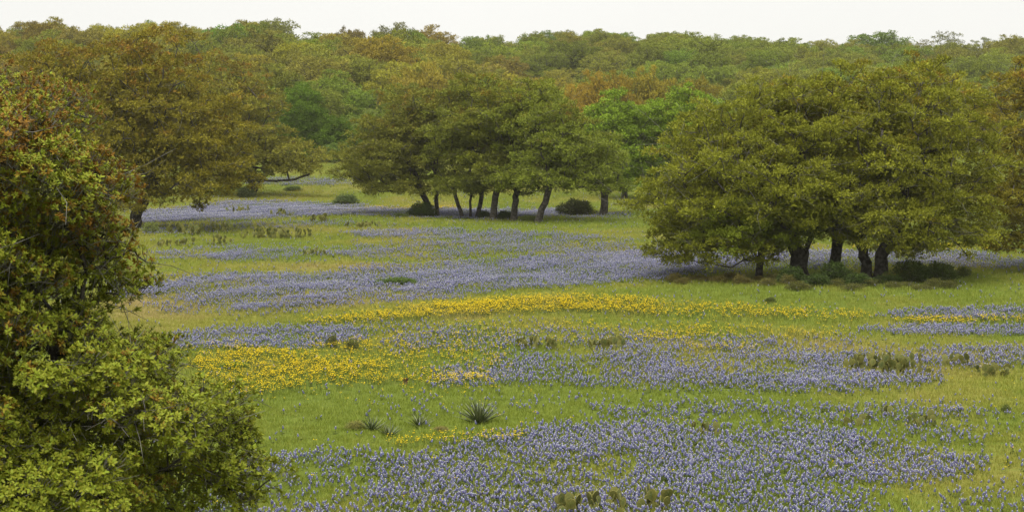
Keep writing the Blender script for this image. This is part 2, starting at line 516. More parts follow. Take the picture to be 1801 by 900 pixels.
# ---- the grove of slim trunks in the middle (about 142 m away)
GROVE = 'live oaks of the middle grove'
gk = dict(spacing=0.62, crad=0.50, per=36, bough=1.15, leaves_per=4, L=0.17, W=0.075, twigs=0.25, zmin=1.7)
px_tree('live_oak', 'brownish olive oak on a thick and a thin trunk, left end of grove', 757, 383,
        [(690, 270, 85, 75, 0, 3.6), (745, 215, 75, 60, 0.6, 3.2), (640, 312, 42, 30, 0, 2.4), (700, 330, 70, 22, -.6, 2.5)],
        [[(762, 383), (752, 360), (742, 335), (725, 290)], [(770, 382), (768, 350), (766, 320), (765, 280)]], (0.105, 0.105, 0.022), 0.02, R=0.27, seed=21, group=GROVE, most=380, **gk)
px_tree('live_oak', 'olive oak on three slim close trunks in the middle grove', 826, 385,
        [(815, 230, 70, 85, 0.4, 3.4), (820, 320, 55, 28, -.8, 2.4)],
        [[(814, 386), (808, 365), (800, 345), (800, 300)], [(828, 385), (828, 355), (830, 320)], [(838, 384), (845, 360), (848, 340), (846, 300)]], (0.108, 0.118, 0.022), -0.06, R=0.24, seed=22, group=GROVE, most=320, **gk)
px_tree('live_oak', 'tall olive oak on a single upright trunk in the centre of the grove', 868, 387,
        [(880, 215, 80, 85, 0.8, 3.6), (878, 290, 65, 48, -.6, 2.6)], [[(867, 387), (869, 360), (874, 335), (878, 270)]], (0.112, 0.118, 0.020), -0.04, R=0.23, seed=23, group=GROVE, most=330, **gk)
px_tree('live_oak', 'green oak on the short straight trunk second from the leaning one in the grove', 905, 390,
        [(935, 220, 75, 75, 0.2, 3.3), (915, 315, 65, 30, -1.0, 2.4)], [[(904, 390), (905, 368), (908, 345), (920, 280)]], (0.110, 0.125, 0.020), -0.08, R=0.22, seed=24, group=GROVE, most=320, **gk)
px_tree('live_oak', 'green oak on a trunk leaning to the right in the middle grove', 945, 392,
        [(990, 260, 75, 75, 0, 3.3), (1000, 315, 78, 28, -.8, 2.6), (1050, 270, 38, 45, .3, 2.2)], [[(944, 393), (952, 370), (962, 350), (975, 290)]], (0.108, 0.125, 0.022), -0.08, R=0.22, seed=25, group=GROVE, most=340, **gk)
px_tree('live_oak', 'small oak on a stubby trunk standing apart at the right end of the grove', 1062, 380,
        [(1050, 290, 48, 48, .4, 2.6), (1065, 335, 40, 16, 0, 2.0)], [[(1061, 380), (1064, 360), (1064, 345), (1055, 310)]], (0.108, 0.130, 0.022), -0.1, R=0.27, seed=26, group=GROVE, most=160, **gk)

# ---- the big oaks on the left
px_tree('live_oak', 'huge russet brown live oak rising behind the leafy near oak', 232, 402,
        [(225, 215, 180, 150, 0, 5.2), (320, 270, 120, 85, -.5, 3.8), (120, 155, 115, 90, 1.0, 4.2), (250, 120, 110, 72, 1, 3.8), (60, 240, 90, 110, 0, 3.5), (345, 325, 95, 48, -1.8, 2.6), (250, 330, 100, 42, -1.5, 3), (405, 300, 58, 62, -.5, 2.8), (380, 230, 70, 70, 0, 3)],
        [[(233, 402), (238, 380), (262, 330), (290, 270)], [(122, 402), (128, 380), (140, 330), (150, 270)]], (0.132, 0.112, 0.016), 0.03, R=0.45, seed=31, zmin=.7,
        spacing=0.64, crad=0.52, per=38, bough=1.3, leaves_per=4, L=0.17, W=0.075, most=720)
px_tree('live_oak', 'olive oak with a long bare limb reaching low over the meadow, behind the russet oak', 447, 345,
        [(400, 190, 95, 90, 1, 4.5), (450, 260, 85, 52, 0, 4), (510, 280, 70, 36, -1, 2.8), (550, 292, 42, 26, -1, 2.0), (370, 270, 80, 60, 0.5, 4), (450, 298, 70, 20, -.5, 3), (390, 318, 60, 24, -.5, 3), (450, 315, 45, 14, -.8, 2)],
        [[(440, 345), (445, 325), (430, 300), (420, 250)], [(446, 330), (458, 316), (485, 318), (515, 316), (545, 306)]], (0.130, 0.122, 0.024), 0.03, R=0.28, seed=32, zmin=1.0,
        spacing=0.78, crad=0.62, per=34, bough=1.35, leaves_per=4, L=0.2, W=0.09, most=420)

# ---- fresh green trees behind the grove and the dark junipers
px_tree('elm_tree', 'fresh bright green tree between the grove and the right oaks, lower one', 1100, 352,
        [(1095, 225, 62, 55, 0, 3.6), (1105, 285, 55, 45, -.5, 3)], [[(1098, 352), (1100, 330), (1098, 300), (1095, 250)]], (0.118, 0.168, 0.020), -0.35, R=0.25, seed=41,
        spacing=0.66, crad=0.56, per=32, bough=1.2, leaves_per=4, L=0.2, W=0.11, most=340, mat=M_WOODS)
px_tree('elm_tree', 'fresh bright green tree behind the left edge of the right oaks, taller one', 1195, 350,
        [(1210, 215, 70, 56, 0, 3.8), (1185, 285, 70, 50, -.6, 3)], [[(1195, 350), (1197, 325), (1200, 300), (1205, 240)]], (0.120, 0.168, 0.020), -0.35, R=0.25, seed=42,
        spacing=0.66, crad=0.56, per=32, bough=1.2, leaves_per=4, L=0.2, W=0.11, most=380, mat=M_WOODS)
px_tree('juniper_tree', 'dark green upright juniper at the far edge of the meadow', 535, 286,
        [(532, 200, 40, 48, 0, 3.2), (540, 250, 45, 38, 0, 3.2)], [[(535, 286), (535, 260), (534, 220), (532, 180)]], (0.064, 0.104, 0.012), -0.6, R=0.2, seed=43, zmin=.5,
        spacing=0.62, crad=0.6, per=40, bough=1.0, leaves_per=4, L=0.22, W=0.09, most=320, mat=M_WOODS, twigs=0, flat=.9)
px_tree('juniper_tree', 'shorter dark green juniper close beside the upright one', 595, 285,
        [(592, 235, 32, 30, 0, 2.6), (598, 262, 32, 24, 0, 2.6)], [[(595, 286), (595, 270), (594, 250), (593, 230)]], (0.062, 0.100, 0.012), -0.6, R=0.16, seed=44, zmin=.4,
        spacing=0.62, crad=0.58, per=40, bough=1.0, leaves_per=4, L=0.22, W=0.09, most=200, mat=M_WOODS, twigs=0, flat=.9)
px_tree('leafy_bush', 'light green bush at the foot of the two junipers', 580, 287, [(584, 268, 17, 16, 0, 1.3)],
        [[(580, 287), (581, 280), (583, 274)]], (0.105, 0.15, 0.04), -0.5, R=0.08, seed=45, zmin=.15, spacing=.5, crad=.45, per=34, bough=.6, leaves_per=4, L=.18, W=.09, most=50, mat=M_WOODS, cat='bush')

# ---------------------------------------------------------------- the wooded hills
def wood_variant(k, h, w, airy=False, dense=False):
    g = np.random.default_rng(500 + k)
    lob = [(0, 0, h * .58, w * .38, w * .38, h * .32)]
    for _ in range(5):
        a = g.uniform(0, 6.28); r = w * g.uniform(.18, .34)
        lob.append((math.cos(a) * r, math.sin(a) * r, h * g.uniform(.5, .8), w * g.uniform(.16, .26), w * g.uniform(.16, .26), h * g.uniform(.14, .22)))
    C = clump_centres(g, lob, 0.78 if not airy else 1.0, zmin=h * .18, most=190 if not airy else 75, drop=.05 if not airy else .3, bough=1.35 if not airy else 1.2)
    tr = grow(g, [[(0, 0, -.6), (g.normal(0, .2), g.normal(0, .2), h * .18), (g.normal(0, .4), g.normal(0, .4), h * .42)]], C, 0.2 if not airy else .13, rtip=.02, sides=6, twigs=.25)
    cm = crown_mesh('wood_leaves', g, C, np.array([0, 0, h * .4]), 0.66 if not airy else .5, 24 if not airy else 22, 4, 0.26 if not airy else .2, 0.12 if not airy else .09, M_WOODS, .7, lobes=lob, core=0 if airy else 600)
    return tr.mesh('wood_trunk'), cm


VAR = [wood_variant(k, 8.0 + .4 * k, 8.5 + .3 * (k % 3)) for k in range(6)]
AIRY = [wood_variant(20 + k, 8.0, 7.0, airy=True) for k in range(2)]
KINDS = {   # name, label, category, group, colour, russet
    'olive': ('woodland_oak', 'olive green oak crowded among others on the wooded hillside', (0.130, 0.132, 0.026), -0.12),
    'green': ('woodland_oak', 'mid green tree crowded among the oaks on the wooded hillside', (0.122, 0.142, 0.024), -0.3),
    'gold': ('woodland_oak', 'yellowish oak crowded among others on the wooded hillside', (0.165, 0.145, 0.022), -0.06),
    'rust': ('woodland_oak', 'rusty brown oak crowded among others on the wooded hillside', (0.145, 0.118, 0.026), 0.0),
    'deep': ('woodland_oak', 'dark green tree crowded among the oaks on the wooded hillside', (0.098, 0.124, 0.020), -0.4),
}


def wood_tree(kind, x, y, sc, var=None, label=None, group='auto', sz=1.0, airy=False, colour=None):
    nm, lab, col, rus = KINDS[kind]
    tm, cm = (AIRY if airy else VAR)[var if var is not None else int(rng.integers(0, 2 if airy else 6))]
    b = (x, y, float(height(x, y)))
    root = thing(nm, label or lab, 'tree', b, rng.uniform(0, 6.28), (sc, sc, sc * sz), group=(kind + ' coloured trees of the wooded hills') if group == 'auto' else group)
    obj('trunk', tm, root)
    c = obj('crown', cm, root)
    j = rng.uniform(.92, 1.08, 3) * rng.uniform(.85, 1.2)
    col = colour or col
    c.color = (col[0] * j[0], col[1] * j[1], col[2] * j[2], rus + rng.normal(0, .06))
    return root


# trees that stand out singly: (u, distance, treetop v, kind, width px, label)
SPECIAL = [
    (405, 345, 47, 'deep', 108, 'bright green round topped tree just below the skyline above the russet oak', (0.085, 0.150, 0.024), False),
    (1542, 455, 58, 'deep', 100, 'dark green dome shaped tree standing on the skyline above the right oaks', (0.085, 0.118, 0.024), False),
    (1665, 440, 48, 'rust', 70, 'airy see-through tree on the skyline, tallest of the thin ones above the right oaks', (0.10, 0.10, 0.04), True),
    (1725, 440, 60, 'rust', 62, 'airy thin brownish tree on the skyline next to the tallest airy one', (0.10, 0.095, 0.04), True),
    (1625, 445, 64, 'olive', 50, 'small airy tree on the skyline just right of the green dome', (0.10, 0.10, 0.04), True),
    (690, 375, 36, 'olive', 85, 'greyish green oak rising highest on the middle skyline', (0.10, 0.105, 0.036), False),
    (620, 372, 48, 'rust', 70, 'brown topped oak on the skyline left of the highest middle oak', (0.12, 0.09, 0.036), False),
    (275, 372, 33, 'green', 70, 'green oak on the skyline straight above the russet oak', (0.085, 0.115, 0.036), False),
    (480, 372, 36, 'olive', 100, 'feathery olive oak at the right end of the left skyline hump', (0.11, 0.11, 0.036), False),
    (945, 440, 52, 'green', 75, 'grey green oak starting the skyline hump right of the middle notch', (0.075, 0.10, 0.036), False),
    (1030, 235, 136, 'rust', 80, 'rust orange oak behind the grove, first of the orange row', (0.172, 0.130, 0.024), False),
    (1090, 238, 130, 'rust', 80, 'rust orange oak behind the fresh green trees, second of the orange row', (0.172, 0.132, 0.024), False),
    (1150, 240, 128, 'rust', 85, 'rust orange oak in the middle of the orange row above the fresh green trees', (0.170, 0.130, 0.024), False),
    (1220, 242, 131, 'rust', 85, 'rust orange oak ending the orange row beside the right oaks', (0.170, 0.130, 0.024), False),
    (740, 262, 102, 'gold', 120, 'golden domed oak rising behind the left half of the grove', (0.165, 0.135, 0.024), False),
    (770, 300, 80, 'gold', 120, 'yellow olive oak above the golden dome behind the grove', (0.15, 0.13, 0.026), False),
    (640, 262, 190, 'green', 85, 'pale green tree at the wood edge beside the junipers', (0.105, 0.135, 0.036), False),
    (690, 266, 175, 'green', 90, 'soft green tree at the wood edge directly behind the grove', (0.10, 0.125, 0.034), False),
    (560, 285, 140, 'gold', 100, 'yellowish oak directly above the junipers', (0.145, 0.13, 0.028), False),
]
prof = np.full(1801 + 400, 330.0)     # lowest visible v per column, with 200 px margin on either side


def cover(u, vt, half):
    a, b = int(max(0, u - half + 200)), int(min(2200, u + half + 200))
    if b <= a: return 0
    cols = np.arange(a, b); e = np.sqrt(np.clip(1 - ((cols - 200 - u) / half) ** 2, 0, 1))
    t = vt + (1 - e) * half * 0.75
    gain = np.clip(prof[a:b] - t, 0, None).sum()
    prof[a:b] = np.minimum(prof[a:b], t + 4)
    return gain


cand = []
for (u, d, vt, kind, wpx, lab, colr, airy) in SPECIAL:
    x = (u - U0) / F * d; z = float(height(x, d)); top = CAMZ + (VH - vt) * d / F
    hgt = top - z
    cand.append((d, x, 'special', (u, vt, kind, wpx, lab, colr, hgt, airy)))
y = 258.0
gk2 = np.random.default_rng(90)
while y < 560:
    step = 6.6 + (y - 258) * 0.012
    half = y * 0.27 + 8
    for x in np.arange(-half, half, step * 1.05):
        xx = x + gk2.uniform(-.42, .42) * step; yy = y + gk2.uniform(-.45, .45) * step
        u = U0 + F * xx / yy
        if 470 < u < 700 and yy < 268: continue
        if 20 < u < 640 and yy < 250: continue
        cand.append((yy, xx, 'wood', None))
    y += step
cand.sort(key=lambda c: c[0])
n_wood = 0
SPX = [((u - U0) / F * d, d, w * d / F / 2) for (u, d, vt, kind, w, *_r) in SPECIAL]
for (yy, xx, what, info) in cand:
    if what == 'special':
        u, vt, kind, wpx, lab, colr, hgt, airy = info
        wm = wpx * yy / F
        base_w = 7.6 if airy else 9.0
        base_h = 8.6 if airy else 9.3
        s = wm / base_w
        cover(u, vt, wpx / 2)
        r = wood_tree(kind, xx, yy, s, label=lab, group=None, sz=hgt / base_h / s, airy=airy, colour=colr)
        continue
    if any((xx - a) ** 2 + (yy - b) ** 2 < (c * .75) ** 2 for a, b, c in SPX): continue
    sc = gk2.uniform(.68, 1.18)
    z = float(height(xx, yy)); top = z + 8.9 * sc
    u = U0 + F * xx / yy; vt = VH - (top - CAMZ) * F / yy
    # keep the noted skyline and openings clear
    if vt < np.interp(u, [-200, 150, 250, 520, 560, 600, 720, 800, 880, 930, 1050, 1250, 1440, 1480, 1600, 1800, 2000], [45, 48, 42, 46, 60, 58, 48, 56, 70, 58, 55, 65, 78, 78, 70, 68, 64]): 
        sc *= 0.8; top = z + 8.9 * sc; vt = VH - (top - CAMZ) * F / yy
        if vt < np.interp(u, [-200, 150, 520, 560, 800, 880, 1050, 1440, 1800], [36, 38, 38, 54, 50, 66, 50, 72, 64]): continue
    gain = cover(u, vt, 4.4 * sc * F / yy)
    if gain < 90: continue
    pn = float(fbm(np.array(xx * .035 + 9), np.array(yy * .035), 31)) + gk2.normal(0, .07)
    far = yy > 395
    kind = 'deep' if pn < .30 else 'green' if pn < .44 else 'olive' if pn < .58 else 'gold' if pn < .70 else 'rust'
    if far and kind == 'gold': kind = 'olive'
    place = 'at the left edge' if u < 0 else 'above the huge russet oak' if u < 330 else 'above the long limbed oak' if u < 520 else 'left of the grove' if u < 640 \
        else 'behind the grove left half' if u < 850 else 'behind the grove right half' if u < 1010 else 'above the orange row' if u < 1260 else 'behind the wide oak' if u < 1460 else 'behind the double trunked oak' if u < 1680 else 'at the far right'
    row = 'at the foot of the woods' if yy < 290 else 'half way up the wooded slope' if yy < (340 if u < 900 else 400) else 'high on the wooded ridge'
    word = {'olive': 'olive green oak', 'green': 'mid green tree', 'gold': 'yellowish oak', 'rust': 'rusty brown oak', 'deep': 'dark green tree'}[kind]
    wood_tree(kind, xx, yy, sc, label=word + ' ' + row + ' ' + place, group=word + 's ' + row + ' ' + place)
    n_wood += 1
print('woodland trees', n_wood)


# ---------------------------------------------------------------- the foreground oak
def sprig_mesh(k):
    """a twig tip with a rosette of oak leaves"""
    g = np.random.default_rng(700 + k)
    V, T, tint, tone = [], [], [], []
    nl = 11
    for i in range(nl):
        a = i * 2.4 + g.uniform(-.4, .4); el = math.radians(g.uniform(15, 75)); h = 0.055 * i / nl
        d = np.array([math.cos(a) * math.cos(el), math.sin(a) * math.cos(el), math.sin(el)])
        side = norm(np.cross(d, [0, 0, 1])); up = np.cross(side, d)
        L = g.uniform(.042, .068); W = L * g.uniform(.34, .44)
        b = np.array([g.normal(0, .006), g.normal(0, .006), h])
        bend = -g.uniform(.05, .25)
        pts = [b, b + d * L * .35 + side * W * .45 + up * .004, b + d * L * .35 - side * W * .45 + up * .004,
               b + d * L * .72 + side * W * .42 + up * (bend * L * .4), b + d * L * .72 - side * W * .42 + up * (bend * L * .4), b + d * L + up * bend * L]
        o = len(V); V += pts
        T += [(o, o + 1, o + 2), (o + 1, o + 3, o + 4), (o + 1, o + 4, o + 2), (o + 3, o + 5, o + 4)]
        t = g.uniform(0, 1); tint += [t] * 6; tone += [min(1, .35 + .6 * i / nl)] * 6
    nf = len(T)
    tv, tq = tube([(0, 0, -.10), (.006, .003, -.04), (0, 0, .05)], [.004, .003, .002], 3)
    o = len(V); V += list(tv); tint += [0] * len(tv); tone += [0] * len(tv)
    return make_mesh('oak_sprig', V, [np.array(T), tq + o], [M_SPRIG, M_TWIG], [0] * nf + [1] * len(tq), point_attr={'tint': tint, 'tone': tone})


def sprig_material():
    m, n, l = material('foreground_oak_leaves')
    oi = N(n, 'ShaderNodeObjectInfo')
    nz = noise(n, l, oi.outputs['Location'], 1.6, 2.0)
    f = math_n(n, l, 'ADD', math_n(n, l, 'MULTIPLY', oi.outputs['Random'], 0.55), math_n(n, l, 'MULTIPLY', nz, 1.15))
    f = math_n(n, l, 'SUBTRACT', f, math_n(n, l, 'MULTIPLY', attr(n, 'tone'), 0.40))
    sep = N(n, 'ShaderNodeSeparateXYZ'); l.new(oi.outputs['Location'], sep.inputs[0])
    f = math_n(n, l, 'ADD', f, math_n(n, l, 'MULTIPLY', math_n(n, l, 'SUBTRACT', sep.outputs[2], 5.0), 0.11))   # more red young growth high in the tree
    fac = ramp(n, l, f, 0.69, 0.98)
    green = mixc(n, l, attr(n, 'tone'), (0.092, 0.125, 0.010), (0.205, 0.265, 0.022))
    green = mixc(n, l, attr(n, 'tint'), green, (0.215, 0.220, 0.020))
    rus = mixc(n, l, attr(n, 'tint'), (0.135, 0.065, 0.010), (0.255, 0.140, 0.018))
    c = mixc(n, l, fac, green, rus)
    leaf_shader(n, l, c, 0.24, 0.5, 0.10)
    return m


M_SPRIG = sprig_material()
SPRIGS = [sprig_mesh(k) for k in range(6)]


def scatter(name, pts, rot, scl, pick, meshes, attrs=None, parent=None):
    """points carrying instances of a few small meshes (for what nobody could count)"""
    src = bpy.data.collections.new(name + '_kinds')
    for i, me in enumerate(meshes):
        src.objects.link(bpy.data.objects.new('%s_kind_%02d' % (name, i), me))
    me = bpy.data.meshes.new(name)
    me.vertices.add(len(pts)); me.vertices.foreach_set('co', np.asarray(pts, np.float32).ravel())
    a = me.attributes.new('rot', 'FLOAT_VECTOR', 'POINT'); a.data.foreach_set('vector', np.asarray(rot, np.float32).ravel())
    a = me.attributes.new('scl', 'FLOAT', 'POINT'); a.data.foreach_set('value', np.asarray(scl, np.float32))
    a = me.attributes.new('pick', 'INT', 'POINT'); a.data.foreach_set('value', np.asarray(pick, np.int32))
    for k, v in (attrs or {}).items():
        a = me.attributes.new(k, 'FLOAT', 'POINT'); a.data.foreach_set('value', np.asarray(v, np.float32))
    o = obj(name, me, parent)
    ng = bpy.data.node_groups.new(name, 'GeometryNodeTree')
    ng.interface.new_socket('Geometry', in_out='INPUT', socket_type='NodeSocketGeometry')
    ng.interface.new_socket('Geometry', in_out='OUTPUT', socket_type='NodeSocketGeometry')
    gi, go = ng.nodes.new('NodeGroupInput'), ng.nodes.new('NodeGroupOutput')
    ci = ng.nodes.new('GeometryNodeCollectionInfo'); ci.inputs[0].default_value = src
    ci.inputs['Separate Children'].default_value = True; ci.inputs['Reset Children'].default_value = True
    ip = ng.nodes.new('GeometryNodeInstanceOnPoints'); ip.inputs['Pick Instance'].default_value = True

    def named(nm, t):
        q = ng.nodes.new('GeometryNodeInputNamedAttribute'); q.data_type = t; q.inputs[0].default_value = nm
        return q.outputs[0]
    L = ng.links.new
    L(gi.outputs[0], ip.inputs['Points']); L(ci.outputs[0], ip.inputs['Instance'])
    L(named('pick', 'INT'), ip.inputs['Instance Index']); L(named('scl', 'FLOAT'), ip.inputs['Scale'])
    er = ng.nodes.new('FunctionNodeEulerToRotation'); L(named('rot', 'FLOAT_VECTOR'), er.inputs[0]); L(er.outputs[0], ip.inputs['Rotation'])
    L(ip.outputs[0], go.inputs[0])
    md = o.modifiers.new('scatter', 'NODES'); md.node_group = ng
    return o


def aim_euler(nr, g):
    """euler angles that turn +Z towards nr with a random spin"""
    n = len(nr)
    # R = Rz(az) Ry(tilt) Rz(spin); as XYZ euler through matrices
    az = np.arctan2(nr[:, 1], nr[:, 0]); ti = np.arccos(np.clip(nr[:, 2], -1, 1)); sp = g.uniform(0, 6.283, n)
    ca, sa, ct, st, cs, ss = np.cos(az), np.sin(az), np.cos(ti), np.sin(ti), np.cos(sp), np.sin(sp)
    r00 = ca * ct * cs - sa * ss; r10 = sa * ct * cs + ca * ss; r20 = -st * cs
    r21 = st * ss; r22 = ct
    ey = -np.arcsin(np.clip(r20, -1, 1)); ex = np.arctan2(r21, r22); ez = np.arctan2(r10, r00)
    return np.stack([ex, ey, ez], 1)


def near_oak(label, base, d, lobes_px, hang_px, trunk, seed, per, spacing, crad, n_parts, R, most=520, bough=0.5):
    g = np.random.default_rng(seed)
    s = F / d
    up = lambda uu, vv, dy=0.0: np.array([(uu - U0) / F * (d + dy) - base[0], d + dy - base[1], CAMZ + (VH - vv) / F * (d + dy) - base[2]])
    lobes = [np.concatenate([up(l[0], l[1], l[4]), [l[2] / s, l[5], l[3] / s]]) for l in lobes_px]
    for l in lobes: l[3:6] = np.maximum(l[3:6] - 0.55 * crad - .42 * bough, l[3:6] * .5)
    C = clump_centres(g, lobes, spacing, most=most, shell=.55, drop=.04, bough=bough)
    hang = np.array([up(*h) for h in hang_px]) if hang_px else np.zeros((0, 3))
    root = thing('live_oak', label, 'tree', base)
    stems, w = grow(g, trunk, np.concatenate([C, hang]) if len(hang) else C, R, rtip=.007, sides=8, twigs=.5, twig_len=.25, split=True)
    centre = np.mean(C, axis=0) - [0, 0, .5]
    P, nr = crown_points(g, C, centre, crad, per, .75, .45)
    lb = np.array(lobes); lw = lb[:, 3] * lb[:, 4] * lb[:, 5]; ni = 3200        # extra sprigs added inside to close gaps and darken the interior
    k = g.choice(len(lb), ni, p=lw / lw.sum())
    IP = lb[k, :3] + norm(g.normal(0, 1, (ni, 3))) * g.uniform(0, 1, (ni, 1)) ** .4 * .95 * lb[k, 3:6]
    P = np.concatenate([P, IP]); nr = np.concatenate([nr, norm(g.normal(0, 1, IP.shape))])
    if len(hang):
        hp = np.repeat(hang, 9, 0); hp = hp + g.normal(0, .05, hp.shape)
        P = np.concatenate([P, hp]); nr = np.concatenate([nr, norm(g.normal(0, 1, hp.shape) + [0.3, -.2, -.2])])
    for st in stems: obj('trunk', st.mesh('near_oak_trunk'), root)
    obj('branches', w.mesh('near_oak_branches'), root)
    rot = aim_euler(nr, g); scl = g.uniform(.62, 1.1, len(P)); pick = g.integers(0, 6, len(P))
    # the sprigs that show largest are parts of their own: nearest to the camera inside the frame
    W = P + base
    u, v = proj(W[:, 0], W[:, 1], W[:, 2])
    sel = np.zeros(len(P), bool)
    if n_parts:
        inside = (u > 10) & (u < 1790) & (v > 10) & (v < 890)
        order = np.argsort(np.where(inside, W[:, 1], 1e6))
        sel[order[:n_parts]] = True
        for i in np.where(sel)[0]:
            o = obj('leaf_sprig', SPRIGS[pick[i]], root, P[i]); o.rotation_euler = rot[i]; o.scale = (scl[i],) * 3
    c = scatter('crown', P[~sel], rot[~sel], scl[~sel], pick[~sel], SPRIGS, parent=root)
    c['kind'] = 'stuff'
    return root


bx, by = -6.2, 21.2; bz = float(height(bx, by))
near_oak('leafy green and russet live oak filling the near corner of the view', np.array([bx, by, bz]), 20.5,
         [(-60, 350, 290, 185, 0.2, 1.7), (20, 295, 190, 120, -.5, 1.2), (-30, 540, 225, 155, -.2, 1.5), (110, 760, 290, 150, -.4, 1.5),
          (-150, 700, 300, 220, -.3, 1.8), (290, 770, 140, 115, -.2, 1.0), (110, 360, 110, 70, -.7, .7), (-420, 420, 330, 330, .6, 2.4), (240, 660, 110, 60, .1, .7), (60, 850, 250, 90, -.8, 1.0), (215, 890, 215, 85, -.3, 1.0)],
         [(130, 425, -.2), (155, 440, -.2), (180, 440, -.1), (205, 425, -.1), (170, 470, -.2), (150, 475, -.2), (215, 450, -.1), (235, 440, 0), (255, 460, 0), (195, 480, -.1),
          (200, 400, 0), (228, 405, 0), (160, 415, -.1), (400, 868, 0), (425, 860, 0), (440, 872, 0)],
         [[(0, 0, -.3), (.3, -.1, 1.2), (.9, -.2, 2.3), (1.6, -.3, 3.0)], [(.1, 0, 0), (-.1, 0, 1.5), (0, 0.1, 3.0), (.4, 0, 4.2)]],
         61, 40, 0.19, 0.22, 300, 0.2, most=1550)
bx2, by2 = -10.5, 31.0; bz2 = float(height(bx2, by2))
near_oak('yellow green oak top peeping over the near oak at the picture edge', np.array([bx2, by2, bz2]), 30.0,
         [(-60, 210, 210, 105, 0, 2.0), (60, 190, 105, 60, -.3, 1.2), (-240, 300, 260, 200, 0, 2.5)], [],
         [[(0, 0, -.3), (.2, 0, 2.0), (.6, 0, 4.2), (1.0, 0, 5.6)]], 62, 44, 0.27, 0.30, 0, 0.2, most=460)

# ---------------------------------------------------------------- meadow: flower densities, laid out on the ground
from math import pi


def poly_mask(u, v, pts, soft):
    """soft polygon: signed distance in (u, 3v) space"""
    p = np.array(pts, float) * [1, 3]
    q = np.stack([u, v * 3], 1)
    ins = np.zeros(len(u), bool); dist = np.full(len(u), 1e9)
    for a, b in zip(p, np.roll(p, -1, 0)):
        ab = b - a; t = np.clip(((q - a) @ ab) / (ab @ ab + 1e-9), 0, 1)
        dist = np.minimum(dist, np.linalg.norm(q - (a + t[:, None] * ab), axis=1))
        c = (a[1] > q[:, 1]) != (b[1] > q[:, 1])
        xi = a[0] + (q[:, 1] - a[1]) / (b[1] - a[1] + 1e-9) * ab[0]
        ins ^= c & (q[:, 0] < xi)
    sd = np.where(ins, dist, -dist)
    return sm((sd + soft) / (2 * soft))


BLUE = [  # polygon in the photograph, softness, density 0..1
    ([(440, 803), (560, 788), (720, 792), (880, 757), (960, 742), (1150, 737), (1300, 737), (1480, 748), (1580, 772), (1720, 800), (1700, 822), (1600, 838), (1450, 850), (1200, 850), (900, 850), (440, 850)], 30, 0.95),
    ([(330, 850), (1200, 838), (1560, 845), (1500, 960), (300, 960)], 30, 0.92),
    ([(1480, 850), (1801, 840), (1950, 960), (1400, 960)], 40, 0.22),
    ([(1640, 690), (1900, 690), (1900, 850), (1640, 850)], 40, 0.07),
    ([(1560, 745), (1640, 738), (1740, 758), (1640, 780), (1570, 775)], 14, 0.55),
    ([(1040, 705), (1300, 700), (1660, 705), (1790, 722), (1560, 738), (1200, 735), (1050, 725)], 25, 0.40),
    ([(780, 640), (900, 620), (1080, 612), (1320, 618), (1500, 640), (1640, 655), (1640, 672), (1400, 678), (1120, 672), (900, 662), (780, 668)], 30, 0.85),
    ([(640, 690), (1100, 685), (1500, 690), (1500, 705), (640, 730)], 30, 0.08),
    ([(660, 565), (900, 570), (1250, 590), (1500, 590), (1500, 625), (1100, 612), (700, 615)], 25, 0.42),
    ([(270, 592), (360, 577), (560, 568), (650, 572), (640, 596), (520, 606), (330, 606)], 18, 0.85),
    ([(1350, 612), (1500, 602), (1800, 605), (1900, 610), (1900, 640), (1700, 640), (1500, 640), (1380, 632)], 18, 0.62),
    ([(1480, 572), (1650, 566), (1900, 566), (1900, 585), (1600, 582)], 10, 0.75),
    ([(1540, 552), (1580, 540), (1680, 536), (1900, 534), (1900, 556), (1660, 555)], 10, 0.8),
    ([(190, 512), (220, 492), (400, 480), (560, 482), (650, 464), (760, 463), (900, 452), (1000, 445), (1120, 440), (1190, 452), (1140, 482), (1050, 492), (900, 502), (800, 516), (700, 521), (560, 531), (440, 541), (380, 536), (300, 517)], 18, 1.0),
    ([(250, 530), (350, 525), (420, 545), (560, 540), (560, 550), (300, 548)], 14, 0.18),
    ([(1080, 446), (1180, 434), (1400, 446), (1400, 466), (1250, 474), (1150, 488), (1080, 475)], 16, 0.80),
    ([(1400, 440), (1700, 440), (1801, 455), (1801, 468), (1560, 462), (1420, 470)], 14, 0.45),
    ([(270, 440), (420, 432), (560, 440), (700, 425), (900, 412), (1100, 425), (1120, 440), (800, 452), (560, 450), (280, 452)], 16, 0.25),
    ([(340, 440), (440, 437), (460, 450), (380, 456)], 8, 0.5),
    ([(600, 405), (760, 400), (980, 408), (1110, 420), (900, 425), (640, 415)], 10, 0.30),
    ([(240, 372), (300, 368), (400, 353), (480, 353), (640, 360), (640, 372), (560, 376), (420, 384), (240, 390)], 9, 0.95),
    ([(640, 363), (800, 366), (1010, 366), (1020, 376), (840, 382), (640, 376)], 8, 0.7),
    ([(1000, 372), (1110, 372), (1110, 380), (1000, 382)], 6, .3),
    ([(430, 314), (540, 310), (625, 317), (625, 326), (500, 324), (430, 322)], 5, 0.35),
    ([(250, 395), (640, 385), (640, 392), (250, 412)], 8, 0.14),
    ([(-100, 330), (1900, 330), (1900, 900), (-100, 900)], 60, 0.012),
]
